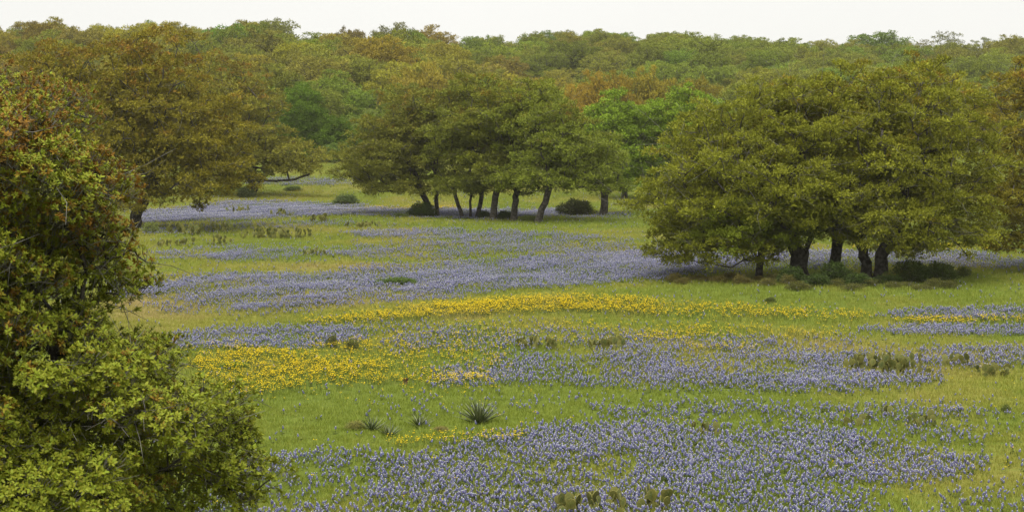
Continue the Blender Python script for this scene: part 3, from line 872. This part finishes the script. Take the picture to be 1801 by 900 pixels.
YELLOW = [
    ([(330, 612), (420, 604), (520, 618), (640, 632), (850, 652), (860, 668), (700, 668), (560, 673), (450, 690), (400, 694), (350, 655)], 20, 0.95),
    ([(480, 600), (700, 592), (900, 600), (880, 645), (640, 632)], 25, 0.32),
    ([(530, 562), (640, 548), (760, 535), (900, 523), (1000, 518), (1150, 527), (1200, 545), (1150, 551), (1010, 542), (880, 547), (700, 557), (560, 566)], 12, 0.95),
    ([(1150, 530), (1350, 540), (1530, 548), (1520, 560), (1300, 556), (1160, 552)], 12, 0.42),
    ([(1180, 570), (1330, 572), (1500, 580), (1480, 592), (1250, 590), (1100, 600)], 14, 0.32),
    ([(640, 570), (900, 560), (1180, 575), (1100, 605), (700, 605)], 25, 0.13),
    ([(1560, 560), (1640, 556), (1900, 556), (1900, 566), (1620, 566)], 6, 0.9),
    ([(680, 768), (760, 758), (920, 756), (930, 768), (800, 774), (690, 780)], 10, 0.75),
    ([(1200, 600), (1330, 605), (1320, 615), (1200, 612)], 8, 0.3),
    ([(330, 690), (600, 672), (900, 672), (900, 690), (400, 705)], 16, 0.10),
    ([(640, 362), (800, 362), (800, 367), (640, 368)], 4, 0.25),
    ([(1500, 428), (1750, 430), (1750, 440), (1500, 438)], 6, 0.3),
    ([(300, 600), (1900, 600), (1900, 900), (300, 900)], 40, 0.006),
]


def density(polys, u, v):
    d = np.zeros(len(u))
    for p, s, a in polys:
        q = np.array(p)
        k = np.where((u > q[:, 0].min() - 2 * s) & (u < q[:, 0].max() + 2 * s) & (v > q[:, 1].min() - s * .6) & (v < q[:, 1].max() + s * .6))[0]
        if len(k): d[k] = np.maximum(d[k], a * poly_mask(u[k], v[k], p, s * 1.6))
    return d


def field_points(g, n, y0, y1, widen=1.18, power=1.0):
    """ground points spread over the view and a margin, evenly per square metre"""
    yy = np.sqrt(g.uniform(y0 ** 2, y1 ** 2, n))
    xx = g.uniform(-1, 1, n) * (yy * 0.2502 * widen + 1.0)
    return xx, yy


def flowers(polys, full, hgt, seed, y0=31, y1=300):
    """points with the given density at full cover (per square metre)"""
    g = np.random.default_rng(seed)
    out = []
    for a, b in ((y0, 60), (60, 100), (100, 160), (160, y1)):
        area = 0.2502 * 1.18 * (b * b - a * a) + 2 * (b - a)
        f = full if b <= 160 else full * .55
        n = int(area * f)
        x, y = field_points(g, n, a, b)
        z = height(x, y)
        u, v = proj(x, y, z + hgt)
        d = density(polys, u, v)
        patch = fbm(x * .55, y * .32, seed + 3)
        fine = fbm(x * 1.7, y * 1.1, seed + 6)
        d = d * np.clip(0.34 + 1.45 * sm((patch - .30) / .32) * (0.15 + 1.2 * fine), 0, 1.25)
        k = g.uniform(0, 1, n) < d
        out.append(np.stack([x, y, z], 1)[k])
    return np.concatenate(out)


# ---- bluebonnet
def flower_material():
    m, n, l = material('bluebonnet_petals')
    oi = N(n, 'ShaderNodeObjectInfo')
    t = attr(n, 'tint'); w = attr(n, 'tone')
    c = mixc(n, l, t, (0.095, 0.105, 0.290), (0.215, 0.235, 0.430))
    c = mixc(n, l, oi.outputs['Random'], c, mixc(n, l, 1.0, c, (1.18, .97, 1.0), 'MULTIPLY'))
    c = mixc(n, l, w, c, (0.62, 0.63, 0.63))
    leaf_shader(n, l, c, 0.3, 0.7, 0.1)
    return m


def stem_material():
    m, n, l = material('flower_stem')
    oi = N(n, 'ShaderNodeObjectInfo')
    c = mixc(n, l, oi.outputs['Random'], (0.055, 0.085, 0.022), (0.095, 0.125, 0.026))
    leaf_shader(n, l, c, 0.25, 0.6, 0.2)
    return m


M_PETAL, M_STEM = flower_material(), stem_material()


def bluebonnet_mesh(k):
    g = np.random.default_rng(800 + k)
    V, T, tint, tone, fm = [], [], [], [], []
    h0, h1 = 0.150, 0.150 + g.uniform(.055, .09)
    rows = 7
    lean = g.normal(0, .02, 2)
    for r in range(rows):
        f = r / (rows - 1); z = h0 + (h1 - h0) * f; rad = 0.024 * (1 - .70 * f ** 1.8) + .003
        nn = 6 if r < 4 else 4 if r < 6 else 3
        for i in range(nn):
            a = 2 * pi * (i + .5 * (r % 2)) / nn + g.uniform(-.3, .3)
            d = np.array([math.cos(a), math.sin(a), .55]); d /= np.linalg.norm(d)
            c = np.array([lean[0] * f, lean[1] * f, z]) + d * rad * .55
            s = np.array([-math.sin(a), math.cos(a), 0]); q = rad * .55 + .003
            up = np.cross(s, d) * -1
            o = len(V)
            V += [c + d * q, c + s * q * .85, c - s * q * .85, c + up * q * 1.0 - d * q * .2, c - up * q * .8]
            T += [(o, o + 1, o + 3), (o, o + 3, o + 2), (o, o + 4, o + 1), (o, o + 2, o + 4)]
            fm += [0] * 4
            t = g.uniform(0, 1)
            white = max(0, (f - .6) * 2.4) if r >= rows - 2 else (g.uniform(.2, .75) if g.uniform() < .22 else 0)
            tint += [t] * 5; tone += [min(1, white)] * 5
    o = len(V); tv, tq = tube([(0, 0, -.03), (lean[0] * .3, lean[1] * .3, h0), (lean[0], lean[1], h1 - .01)], [.004, .0035, .002], 3)
    V += list(tv); tint += [0] * len(tv); tone += [0] * len(tv)
    Q = list(tq + o); fq = [1] * len(tq)
    for i in range(9):
        a = g.uniform(0, 6.28); r = g.uniform(.04, .10); z = g.uniform(.03, .15); w = .018
        d = np.array([math.cos(a), math.sin(a), 0]); s = np.array([-d[1], d[0], 0])
        c0 = np.array([0, 0, z * .5]); c1 = d * r + [0, 0, z]
        o = len(V); V += [c0, c1 + s * w, c1 + d * .045 + [0, 0, -.008], c1 - s * w]; Q.append((o, o + 1, o + 2, o + 3)); fq.append(1)
        tint += [0] * 4; tone += [0] * 4
    return make_mesh('bluebonnet', V, [np.array(T), np.array(Q)], [M_PETAL, M_STEM], fm + fq, point_attr={'tint': tint, 'tone': tone})


BB = [bluebonnet_mesh(k) for k in range(6)]
g = np.random.default_rng(77)
bp = flowers(BLUE, 98, 0.16, 101)
bp[:, 2] -= 0.01
brot = np.stack([g.normal(0, .16, len(bp)), g.normal(0, .16, len(bp)), g.uniform(0, 6.28, len(bp))], 1)
bscl = g.uniform(.42, .92, len(bp)) * np.interp(bp[:, 1], [60, 170], [1.0, 1.3])
bpick = g.integers(0, 6, len(bp))
u, v = proj(bp[:, 0], bp[:, 1], bp[:, 2] + .2)
front = (u > 480) & (u < 1795) & (v < 893)
front &= ~((u > 960) & (u < 1185) & (v > 835))
order = np.argsort(np.where(front, bp[:, 1], 1e6))[:300]
one = np.zeros(len(bp), bool); one[order] = True
for i in order:
    o = obj('bluebonnet', BB[bpick[i]], None, bp[i]); o.rotation_euler = brot[i]; o.scale = (bscl[i],) * 3
    tag(o, 'bluebonnet spike in the foremost row of the near blue drift, along the bottom edge', 'bluebonnet', 'foremost bluebonnets along the bottom edge')
bo = scatter('bluebonnet_drifts', bp[~one], brot[~one], bscl[~one], bpick[~one], BB)
tag(bo, 'drifts of blue violet bluebonnets spread over the meadow', 'bluebonnets', kind='stuff')
print('bluebonnets', len(bp))


# ---- yellow daisies
def yellow_material():
    m, n, l = material('yellow_petals')
    oi = N(n, 'ShaderNodeObjectInfo')
    c = mixc(n, l, oi.outputs['Random'], (0.56, 0.39, 0.005), (0.62, 0.47, 0.010))
    leaf_shader(n, l, c, 0.25, 0.6, 0.1)
    return m


M_YEL = yellow_material()


def daisy_mesh(k):
    g = np.random.default_rng(900 + k)
    V, T, Q, fm, fq = [], [], [], [], []
    for hd in range(3):
        c = np.array([g.normal(0, .035), g.normal(0, .035), g.uniform(.16, .26)])
        tilt = norm(np.array([g.normal(0, .35), -.35 + g.normal(0, .3), 1.0]))
        a1 = norm(np.cross(tilt, [1, 0, 0.1])); a2 = np.cross(tilt, a1)
        R = g.uniform(.012, .017)
        o = len(V); V.append(c + tilt * .006)
        for i in range(8): V.append(c + (a1 * math.cos(i * pi / 4) + a2 * math.sin(i * pi / 4)) * R * (1 if i % 2 else .8))
        for i in range(8): T.append((o, o + 1 + i, o + 1 + (i + 1) % 8)); fm.append(0)
        o = len(V); tv, tq = tube([(c[0] * .3, c[1] * .3, -.02), (c[0] * .7, c[1] * .7, c[2] * .5), c], [.002] * 3, 3)
        V += list(tv); Q += list(tq + o); fq += [1] * len(tq)
    return make_mesh('daisy', V, [np.array(T), np.array(Q)], [M_YEL, M_STEM], fm + fq)


DA = [daisy_mesh(k) for k in range(4)]
yp = flowers(YELLOW, 50, 0.20, 202)
yo = scatter('yellow_daisies', yp, np.stack([np.zeros(len(yp)), np.zeros(len(yp)), g.uniform(-.6, .6, len(yp))], 1),
             g.uniform(.8, 1.25, len(yp)) * np.interp(yp[:, 1], [50, 80], [1.0, 1.2]), g.integers(0, 4, len(yp)), DA)
tag(yo, 'patches of small golden yellow daisies in the meadow', 'daisies', kind='stuff')
print('daisies', len(yp))


# ---- grass
def grass_material():
    m, n, l = material('meadow_grass')
    oi = N(n, 'ShaderNodeObjectInfo')
    dry = attr(n, 'dry', 'INSTANCER'); t = attr(n, 'tint')
    f = math_n(n, l, 'ADD', dry, math_n(n, l, 'MULTIPLY', math_n(n, l, 'SUBTRACT', oi.outputs['Random'], .5), .35))
    f = math_n(n, l, 'ADD', f, math_n(n, l, 'MULTIPLY', math_n(n, l, 'SUBTRACT', t, .5), .35), True)
    c = mixc(n, l, ramp(n, l, f, .05, .55), (0.188, 0.238, 0.028), (0.268, 0.266, 0.042))
    c = mixc(n, l, ramp(n, l, f, .55, 1.0), c, (0.34, 0.27, 0.11))
    leaf_shader(n, l, c, 0.35, 0.55, 0.2)
    return m


M_GRASS = grass_material()


def grass_mesh(k, blades=26, spread=.11):
    g = np.random.default_rng(950 + k)
    V, Q, T, ti = [], [], [], []
    for i in range(blades):
        a = g.uniform(0, 6.28); b = np.array([g.normal(0, spread), g.normal(0, spread), -.02])
        h = g.uniform(.05, .15); bend = g.uniform(.02, .10); w = g.uniform(.003, .006)
        d = np.array([math.cos(a), math.sin(a), 0]); s = np.array([-d[1], d[0], 0]) if g.uniform() < .5 else np.array([1., 0, 0])
        m = b + [0, 0, h * .55] + d * bend * .35; e = b + [0, 0, h] + d * bend
        o = len(V); V += [b + s * w, b - s * w, m - s * w * .8, m + s * w * .8, e]
        Q.append((o, o + 1, o + 2, o + 3)); T.append((o + 3, o + 2, o + 4)); ti += [g.uniform(0, 1)] * 5
    return make_mesh('grass_tuft', V, [np.array(T), np.array(Q)], [M_GRASS], point_attr={'tint': ti})


GR = [grass_mesh(k) for k in range(8)]
gp, gs = [], []
for a, b, dens, sc in ((29, 50, 42, .95), (50, 80, 26, 1.1), (80, 125, 13, 1.35), (125, 190, 5.5, 1.8), (190, 262, 2.2, 2.4)):
    n = int((0.2502 * 1.15 * (b * b - a * a) + 2 * (b - a)) * dens)
    x, y = field_points(g, n, a, b, 1.15)
    k = g.uniform(0, 1, n) < np.clip(.45 + .9 * fbm(x * .5, y * .4, 44), 0, 1)
    gp.append(np.stack([x, y, height(x, y)], 1)[k]); gs.append(g.uniform(.7, 1.3, k.sum()) * sc)
gp = np.concatenate(gp); gs = np.concatenate(gs)
go = scatter('grass', gp, np.stack([g.normal(0, .08, len(gp)), g.normal(0, .08, len(gp)), g.uniform(0, 6.28, len(gp))], 1), gs,
             g.integers(0, 8, len(gp)), GR, {'dry': dryness(gp[:, 0], gp[:, 1])})
tag(go, 'short green and straw coloured meadow grass', 'grass', kind='stuff')
print('grass', len(gp))

# ---------------------------------------------------------------- prickly pears, yuccas, shrubs


def pad_material():
    m, n, l = material('cactus_pad')
    oi = N(n, 'ShaderNodeObjectInfo'); tc = N(n, 'ShaderNodeTexCoord')
    rim = attr(n, 'rim')
    nz = noise(n, l, tc.outputs['Object'], 14.0, 3.0)
    c = mixc(n, l, oi.outputs['Random'], (0.038, 0.062, 0.014), (0.115, 0.120, 0.022))
    c = mixc(n, l, ramp(n, l, nz, .45, .75), c, (0.11, 0.105, 0.03))
    c = mixc(n, l, math_n(n, l, 'MULTIPLY', math_n(n, l, 'POWER', rim, 3.0), .4), c, (0.20, 0.17, 0.035))
    vo = N(n, 'ShaderNodeTexVoronoi'); vo.inputs['Scale'].default_value = 30.0; l.new(tc.outputs['Object'], vo.inputs['Vector'])
    c = mixc(n, l, ramp(n, l, vo.outputs['Distance'], .30, .12), c, (0.17, 0.16, 0.05))       # spine cushions
    p = N(n, 'ShaderNodeBsdfPrincipled'); l.new(c, p.inputs['Base Color']); p.inputs['Roughness'].default_value = .65
    p.inputs['Specular IOR Level'].default_value = .25
    o = N(n, 'ShaderNodeOutputMaterial'); l.new(p.outputs[0], o.inputs[0])
    return m


M_PAD = pad_material()


def pad_mesh(k):
    """a flat paddle: two slightly domed faces and a thin rim, widest above the middle"""
    g = np.random.default_rng(970 + k)
    n, H, W, D = 11, .25, .098 * g.uniform(.88, 1.12), .011
    out = []
    for i in range(n):
        a = 2 * pi * i / n + .15
        z = -math.cos(a); x = math.sin(a) * (1.0 if z > -.1 else 1 + .55 * (z + .1))
        out.append((x * W * g.uniform(.95, 1.05), H * (.5 + .5 * z) * g.uniform(.98, 1.02)))
    V = [(x, -D * .7, z) for x, z in out] + [(x, D * .7, z) for x, z in out] + [(0, -D * 1.5, H * .55), (0, D * 1.5, H * .55)]
    rim = [1.0] * (2 * n) + [0.0, 0.0]
    T = [(i, (i + 1) % n, 2 * n) for i in range(n)] + [(n + (i + 1) % n, n + i, 2 * n + 1) for i in range(n)]
    Q = [((i + 1) % n, i, n + i, n + (i + 1) % n) for i in range(n)]
    me = make_mesh('cactus_pad', V, [np.array(T), np.array(Q)], [M_PAD], point_attr={'rim': np.array(rim)})
    return me


PADS = [pad_mesh(k) for k in range(4)]


def prickly_pear(label, u, v, wpx, hpx, n, seed, pad=1.0, group=None):
    g = np.random.default_rng(seed)
    b = ground_at(u, v); s = F / b[1]
    root = thing('prickly_pear', label, 'cactus', b, group=group)
    W, H = wpx / s, hpx / s
    levels = max(1, int(round(H / (.18 * pad))))
    cur = []
    for i in range(n):
        x = g.uniform(-.5, .5) * W * .92; y_ = g.normal(0, .12 * min(W, 2.0) + .08)
        z = float(height(b[0] + x, b[1] + y_)) - b[2] - .03
        cur.append((np.array([x, y_, z]), g.uniform(-.45, .45), g.uniform(0, pi)))
    lev = 0
    while cur and lev < levels:
        nxt = []
        for p, tilt, az in cur:
            sc = pad * g.uniform(.62, 1.05)
            o = obj('pad', PADS[int(g.integers(0, 4))], root, p)
            M = Matrix.Rotation(az, 3, 'Z') @ Matrix.Rotation(tilt, 3, 'Y') @ Matrix.Rotation(g.uniform(-.35, .35), 3, 'X')
            o.rotation_euler = M.to_euler(); o.scale = (sc,) * 3
            if lev + 1 < levels:
                edge = 1 - abs(p[0]) / (W * .55)
                for _ in range(int(g.uniform(0, 1) < .5 + .5 * edge) + int(g.uniform(0, 1) < .35 * edge)):
                    th = g.uniform(-.8, .8)
                    loc = M @ Vector((math.sin(th) * .09 * sc, 0, (.125 + .105 * math.cos(th)) * sc))
                    nxt.append((p + np.array(loc), tilt * .4 + th * .5 + g.normal(0, .2), az + g.normal(0, .7)))
        cur = nxt; lev += 1
    return root


prickly_pear('large prickly pear with yellowish pads among the foremost bluebonnets', 1080, 897, 205, 34, 24, 1)
prickly_pear('low prickly pear just left of and in front of the large foremost one', 1012, 903, 80, 30, 8, 2)
prickly_pear('small dark prickly pear half buried in bluebonnets near the bottom edge', 855, 878, 60, 14, 7, 3, .8)
prickly_pear('flat prickly pear sunk in the dense near blue drift', 1225, 764, 85, 18, 10, 4, .8)
prickly_pear('small prickly pear lower left of the pair behind the near drift', 1508, 750, 40, 20, 6, 5, .8)
prickly_pear('small prickly pear upper one of the pair behind the near drift', 1552, 737, 50, 20, 7, 6, .8)
prickly_pear('loose prickly pear behind the right end of the near blue drift', 1625, 748, 66, 28, 11, 7, .85)
prickly_pear('broadest mounded prickly pear, right of the middle meadow', 1562, 657, 150, 38, 44, 8)
prickly_pear('row of prickly pear pads right of the broad mound', 1684, 644, 62, 18, 12, 9)
prickly_pear('low prickly pear at the far right, below the row of pads', 1744, 661, 56, 22, 11, 10)
prickly_pear('rounded prickly pear in the middle meadow, left of its twin', 948, 613, 74, 26, 26, 11)
prickly_pear('rounded prickly pear in the middle meadow, right of its twin', 1068, 615, 64, 26, 24, 12)
prickly_pear('dark prickly pear with tall pads near the russet oak', 322, 413, 66, 20, 22, 13, 1.25)
prickly_pear('prickly pear between the dark tall one and the long row', 385, 411, 50, 16, 16, 14, 1.2)
prickly_pear('long row of prickly pears, longest in the left meadow', 486, 420, 140, 18, 44, 15, 1.2)
prickly_pear('dull low prickly pear nearest below the dark tall one', 307, 434, 70, 14, 20, 16, 1.1)
prickly_pear('small prickly pear below the gap before the long row', 384, 432, 40, 16, 12, 17, 1.1)
prickly_pear('pale prickly pear at the edge of the far blue band', 493, 381, 44, 14, 12, 18, 1.4)
prickly_pear('dark green prickly pear right of the pale one, beyond the long row', 573, 391, 56, 16, 18, 19, 1.4)
prickly_pear('small prickly pear alone in the sparse flowers below the long row', 549, 450, 56, 13, 14, 20, 1.0)
prickly_pear('low prickly pears in the far blue band, under the long limb', 420, 375, 38, 14, 12, 21, 1.5)
prickly_pear('flat spread of prickly pear left of the grove', 640, 402, 76, 10, 20, 22, 1.2)
prickly_pear('small prickly pears beneath the right end of the grove', 1010, 390, 40, 6, 8, 23, 1.2)


def blade_material():
    m, n, l = material('yucca_blade')
    oi = N(n, 'ShaderNodeObjectInfo')
    c = mixc(n, l, oi.outputs['Random'], (0.045, 0.070, 0.024), (0.125, 0.140, 0.050))
    p = N(n, 'ShaderNodeBsdfPrincipled'); l.new(c, p.inputs['Base Color']); p.inputs['Roughness'].default_value = .5
    o = N(n, 'ShaderNodeOutputMaterial'); l.new(p.outputs[0], o.inputs[0])
    return m


M_BLADE = blade_material()
bv = []
for z, w, bend in ((0, .012, 0), (.18, .015, .004), (.36, .010, .016), (.5, .001, .035)):
    bv += [(-w, bend, z), (0, bend + w * .6, z), (w, bend, z)]
bq = []
for r in range(3):
    for i in range(2): bq.append((r * 3 + i, r * 3 + i + 1, r * 3 + i + 4, r * 3 + i + 3))
BLADE = make_mesh('yucca_blade', bv, [np.array(bq)], [M_BLADE])


def yucca(label, u, v, hpx, n, seed, spread=1.15):
    g = np.random.default_rng(seed)
    b = ground_at(u, v); s = 1.25 * hpx / (F / b[1]) / .5
    root = thing('yucca', label, 'yucca', b)
    for i in range(n):
        t = spread * math.sqrt((i + .5) / n) * g.uniform(.9, 1.1); a = i * 2.39996
        o = obj('blade', BLADE, root, (math.cos(a) * .03, math.sin(a) * .03, -.02))
        o.rotation_euler = (Matrix.Rotation(a, 3, 'Z') @ Matrix.Rotation(-t, 3, 'X') @ Matrix.Rotation(g.uniform(-.5, .5), 3, 'Z')).to_euler()
        o.scale = (1.1 * s, 1.1 * s, s * g.uniform(.8, 1.1))


yucca('spiky yucca, largest and standing alone beside the small yellow patch', 843, 744, 40, 75, 31)
yucca('small yucca, leftmost of the three close together', 655, 757, 27, 45, 32)
yucca('small yellowish yucca, lowest of the three close together', 684, 768, 26, 40, 33)
yucca('small yucca, between the close pair and the large lone yucca', 738, 750, 25, 45, 34)


def shrub_variant(k, mat, w=1.0, h=.8, dense=1.0):
    g = np.random.default_rng(1000 + k)
    lob = [(0, 0, h * .42, w * .38, w * .38, h * .42), (w * .25, 0, h * .35, w * .25, w * .25, h * .34), (-w * .25, .05, h * .33, w * .25, w * .25, h * .32)]
    C = clump_centres(g, lob, .16, zmin=.05, most=60, shell=.4)
    wood = grow(g, [[(0, 0, -.05), (.02, 0, .1), (0, .02, .22)], [(.1, 0, -.05), (.13, 0, .08), (.17, .02, .2)], [(-.1, 0, -.05), (-.14, 0, .08), (-.18, .02, .18)]], C, .022, rtip=.004, sides=4, twigs=.7, twig_len=.2)
    cm = crown_mesh('shrub_leaves', g, C, np.array([0, 0, .1]), .16, int(26 * dense), 4, .07, .03, mat, .9, 1.0)
    return wood.mesh('shrub_wood'), cm


SHR = [shrub_variant(k, M_WOODS) for k in range(4)]
THIN = [shrub_variant(10 + k, M_WOODS, dense=.4) for k in range(2)]


def shrub(label, u, v, wpx, hpx, colour, rus=-.4, thin=False, group=None, name='shrub', cat='shrub', rz=None):
    b = ground_at(u, v); s = F / b[1]
    root = thing(name, label, cat, b, random.uniform(-.4, .4) + random.choice([0, pi]), 1.0, group)
    root.scale = (wpx / s, wpx / s, hpx / s / .8)
    k = random.randrange(2 if thin else 4)
    wm, cm = (THIN if thin else SHR)[k]
    obj('stem', wm, root); c = obj('foliage', cm, root); c.color = (*colour, rus)
    return root


DK = (0.035, 0.052, 0.018); MG = (0.075, 0.090, 0.03); BR = (0.11, 0.09, 0.035); GY = (0.085, 0.105, 0.045)
shrub('dark thorny shrub at the foot of the thick and thin grove trunks', 742, 384, 46, 28, DK)
shrub('dark round shrub between the leaning trunk and the stubby trunk', 1012, 380, 56, 30, (0.045, 0.05, 0.022), -.2)
shrub('small dark shrub between the centre and short straight grove trunks', 888, 386, 26, 16, DK)
shrub('small shrub beside the three slim trunks', 852, 386, 22, 16, DK)
shrub('low brown green shrub at the foot of the short straight trunk', 928, 391, 30, 12, MG)
shrub('pale low shrub left of the thorny dark shrub', 705, 384, 28, 9, GY)
shrub('dark bush around the stout forking trunk of the wide oak', 1392, 499, 46, 30, DK)
shrub('low dark bush right of the stout forking trunk', 1436, 503, 44, 22, DK)
shrub('dark bush in the middle of the thicket under the right oaks', 1468, 500, 50, 40, DK)
shrub('dark bush at the foot of the double trunk', 1510, 506, 46, 26, DK)
shrub('low dark bush just right of the double trunk', 1562, 502, 40, 24, DK)
shrub('largest dark bush right of the double trunk', 1602, 499, 62, 42, (0.04, 0.055, 0.018))
shrub('dark bush ending the thicket under the right oaks', 1650, 496, 58, 36, (0.045, 0.06, 0.02))
for k in range(9):
    shrub('brown dry weed in the shade left of the thin trunked oak', 1185 + k * 19 + random.uniform(-6, 6), 497 + random.uniform(-6, 5), random.uniform(20, 36), random.uniform(10, 20), BR, .0, True, group='brown weeds left of the thin trunk')
for k in range(4):
    shrub('brown dry weed between the thin trunk and the thicket', 1350 + k * 12, 500 + random.uniform(-6, 5), random.uniform(20, 32), random.uniform(14, 24), (0.09, 0.08, 0.03), .0, True, group='brown weeds beside the thicket')
for k in range(11):
    shrub('ragged low weed along the front of the thicket', 1395 + k * 28 + random.uniform(-8, 8), 508 + random.uniform(-5, 5), random.uniform(24, 40), random.uniform(10, 20), (0.075, 0.075, 0.025), -.1, True, group='weeds in front of the thicket')
shrub('small olive weed clump past the end of the thicket', 1694, 488, 26, 22, MG, thin=True)
shrub('tiny dark weed in front of the right oaks near the yellow fringe', 1355, 534, 18, 12, MG)
shrub('grey green bush above the prickly pear at the left end of the grove', 608, 362, 40, 20, (0.06, 0.08, 0.04))
shrub('grey green shrub under the long low limb', 432, 348, 30, 20, (0.07, 0.085, 0.045))
shrub('small far shrub in the meadow beyond the low limb', 515, 336, 30, 9, (0.07, 0.09, 0.035))
shrub('dark weedy shrub left of the low limb shade', 405, 334, 26, 12, DK)
shrub('tiny far shrub in the meadow before the junipers', 590, 302, 14, 6, (0.08, 0.08, 0.05))
shrub('thin dark green weed, left of the two in the yellow daisies', 584, 614, 20, 28, (0.075, 0.08, 0.03), -.2, True)
shrub('thin dark green weed, right of the two in the yellow daisies', 618, 618, 26, 24, (0.08, 0.085, 0.03), -.2, True)
shrub('flat green shrub inside the big middle blue drift', 700, 500, 66, 12, (0.055, 0.085, 0.022))
shrub('thin weed standing alone at the right side of the near meadow', 1769, 728, 16, 20, MG, -.3, True)
shrub('dry tan weed clump left of the small yuccas', 625, 756, 34, 18, (0.16, 0.15, 0.055), -.2, True)
shrub('pale tall weed near the foreground branch tip', 265, 412, 28, 24, (0.12, 0.14, 0.05), -.4, True)
shrub('dry weed mound between the small yuccas and the large yucca', 775, 760, 26, 12, (0.16, 0.13, 0.06), .0, True)
shrub('soft green weed clump in the yellow daisies beside the near oak', 412, 648, 44, 12, (0.10, 0.15, 0.03), -.5)


def stump(label, u, v, hpx, seed):
    g = np.random.default_rng(seed)
    b = ground_at(u, v); s = hpx / (F / b[1])
    n = 7; V, Q = [], []
    prof_ = ((0, .42), (.25, .34), (.6, .30), (.9, .33), (1.0, .22))
    for z, r in prof_:
        for i in range(n):
            a = 2 * pi * i / n; rr = r * g.uniform(.8, 1.2)
            V.append((math.cos(a) * rr * s + .12 * z * s, math.sin(a) * rr * s, (z + (g.normal(0, .07) if z > .8 else 0)) * s - .02))
    for r in range(len(prof_) - 1):
        for i in range(n): Q.append((r * n + i, r * n + (i + 1) % n, (r + 1) * n + (i + 1) % n, (r + 1) * n + i))
    V.append((.1 * s, 0, .85 * s)); T = [((len(prof_) - 1) * n + i, (len(prof_) - 1) * n + (i + 1) % n, len(V) - 1) for i in range(n)]
    o = obj('stump', make_mesh('stump', V, [np.array(T), np.array(Q)], [M_STUMP], smooth=False), None, b)
    tag(o, label, 'stump')


M_STUMP = bark_material('weathered_stump', (0.05, 0.025, 0.014), (0.12, 0.065, 0.035))
stump('short brown broken stump at the lower edge of the yellow daisies', 712, 677, 14, 3)
stump('tiny brown stump in the yellow daisies left of the larger one', 586, 667, 8, 4)

# ---------------------------------------------------------------- hazy air
hv = [(-1300, -70, -3), (1300, -70, -3), (1300, 1150, -3), (-1300, 1150, -3), (-1300, -70, 36), (1300, -70, 36), (1300, 1150, 36), (-1300, 1150, 36)]
hm, hn, hl = material('pale_haze')
pv = N(hn, 'ShaderNodeVolumePrincipled'); pv.inputs['Color'].default_value = (0.95, 0.93, 0.84, 1); pv.inputs['Density'].default_value = 0.00013
pv.inputs['Anisotropy'].default_value = 0.2
ho = N(hn, 'ShaderNodeOutputMaterial'); hl.new(pv.outputs[0], ho.inputs['Volume'])
haze = obj('haze', make_mesh('haze', hv, [np.array([(0, 3, 2, 1), (4, 5, 6, 7), (0, 1, 5, 4), (1, 2, 6, 5), (2, 3, 7, 6), (3, 0, 4, 7)])], [hm]))
tag(haze, 'pale humid air softening the far wooded hills', 'haze', kind='stuff')
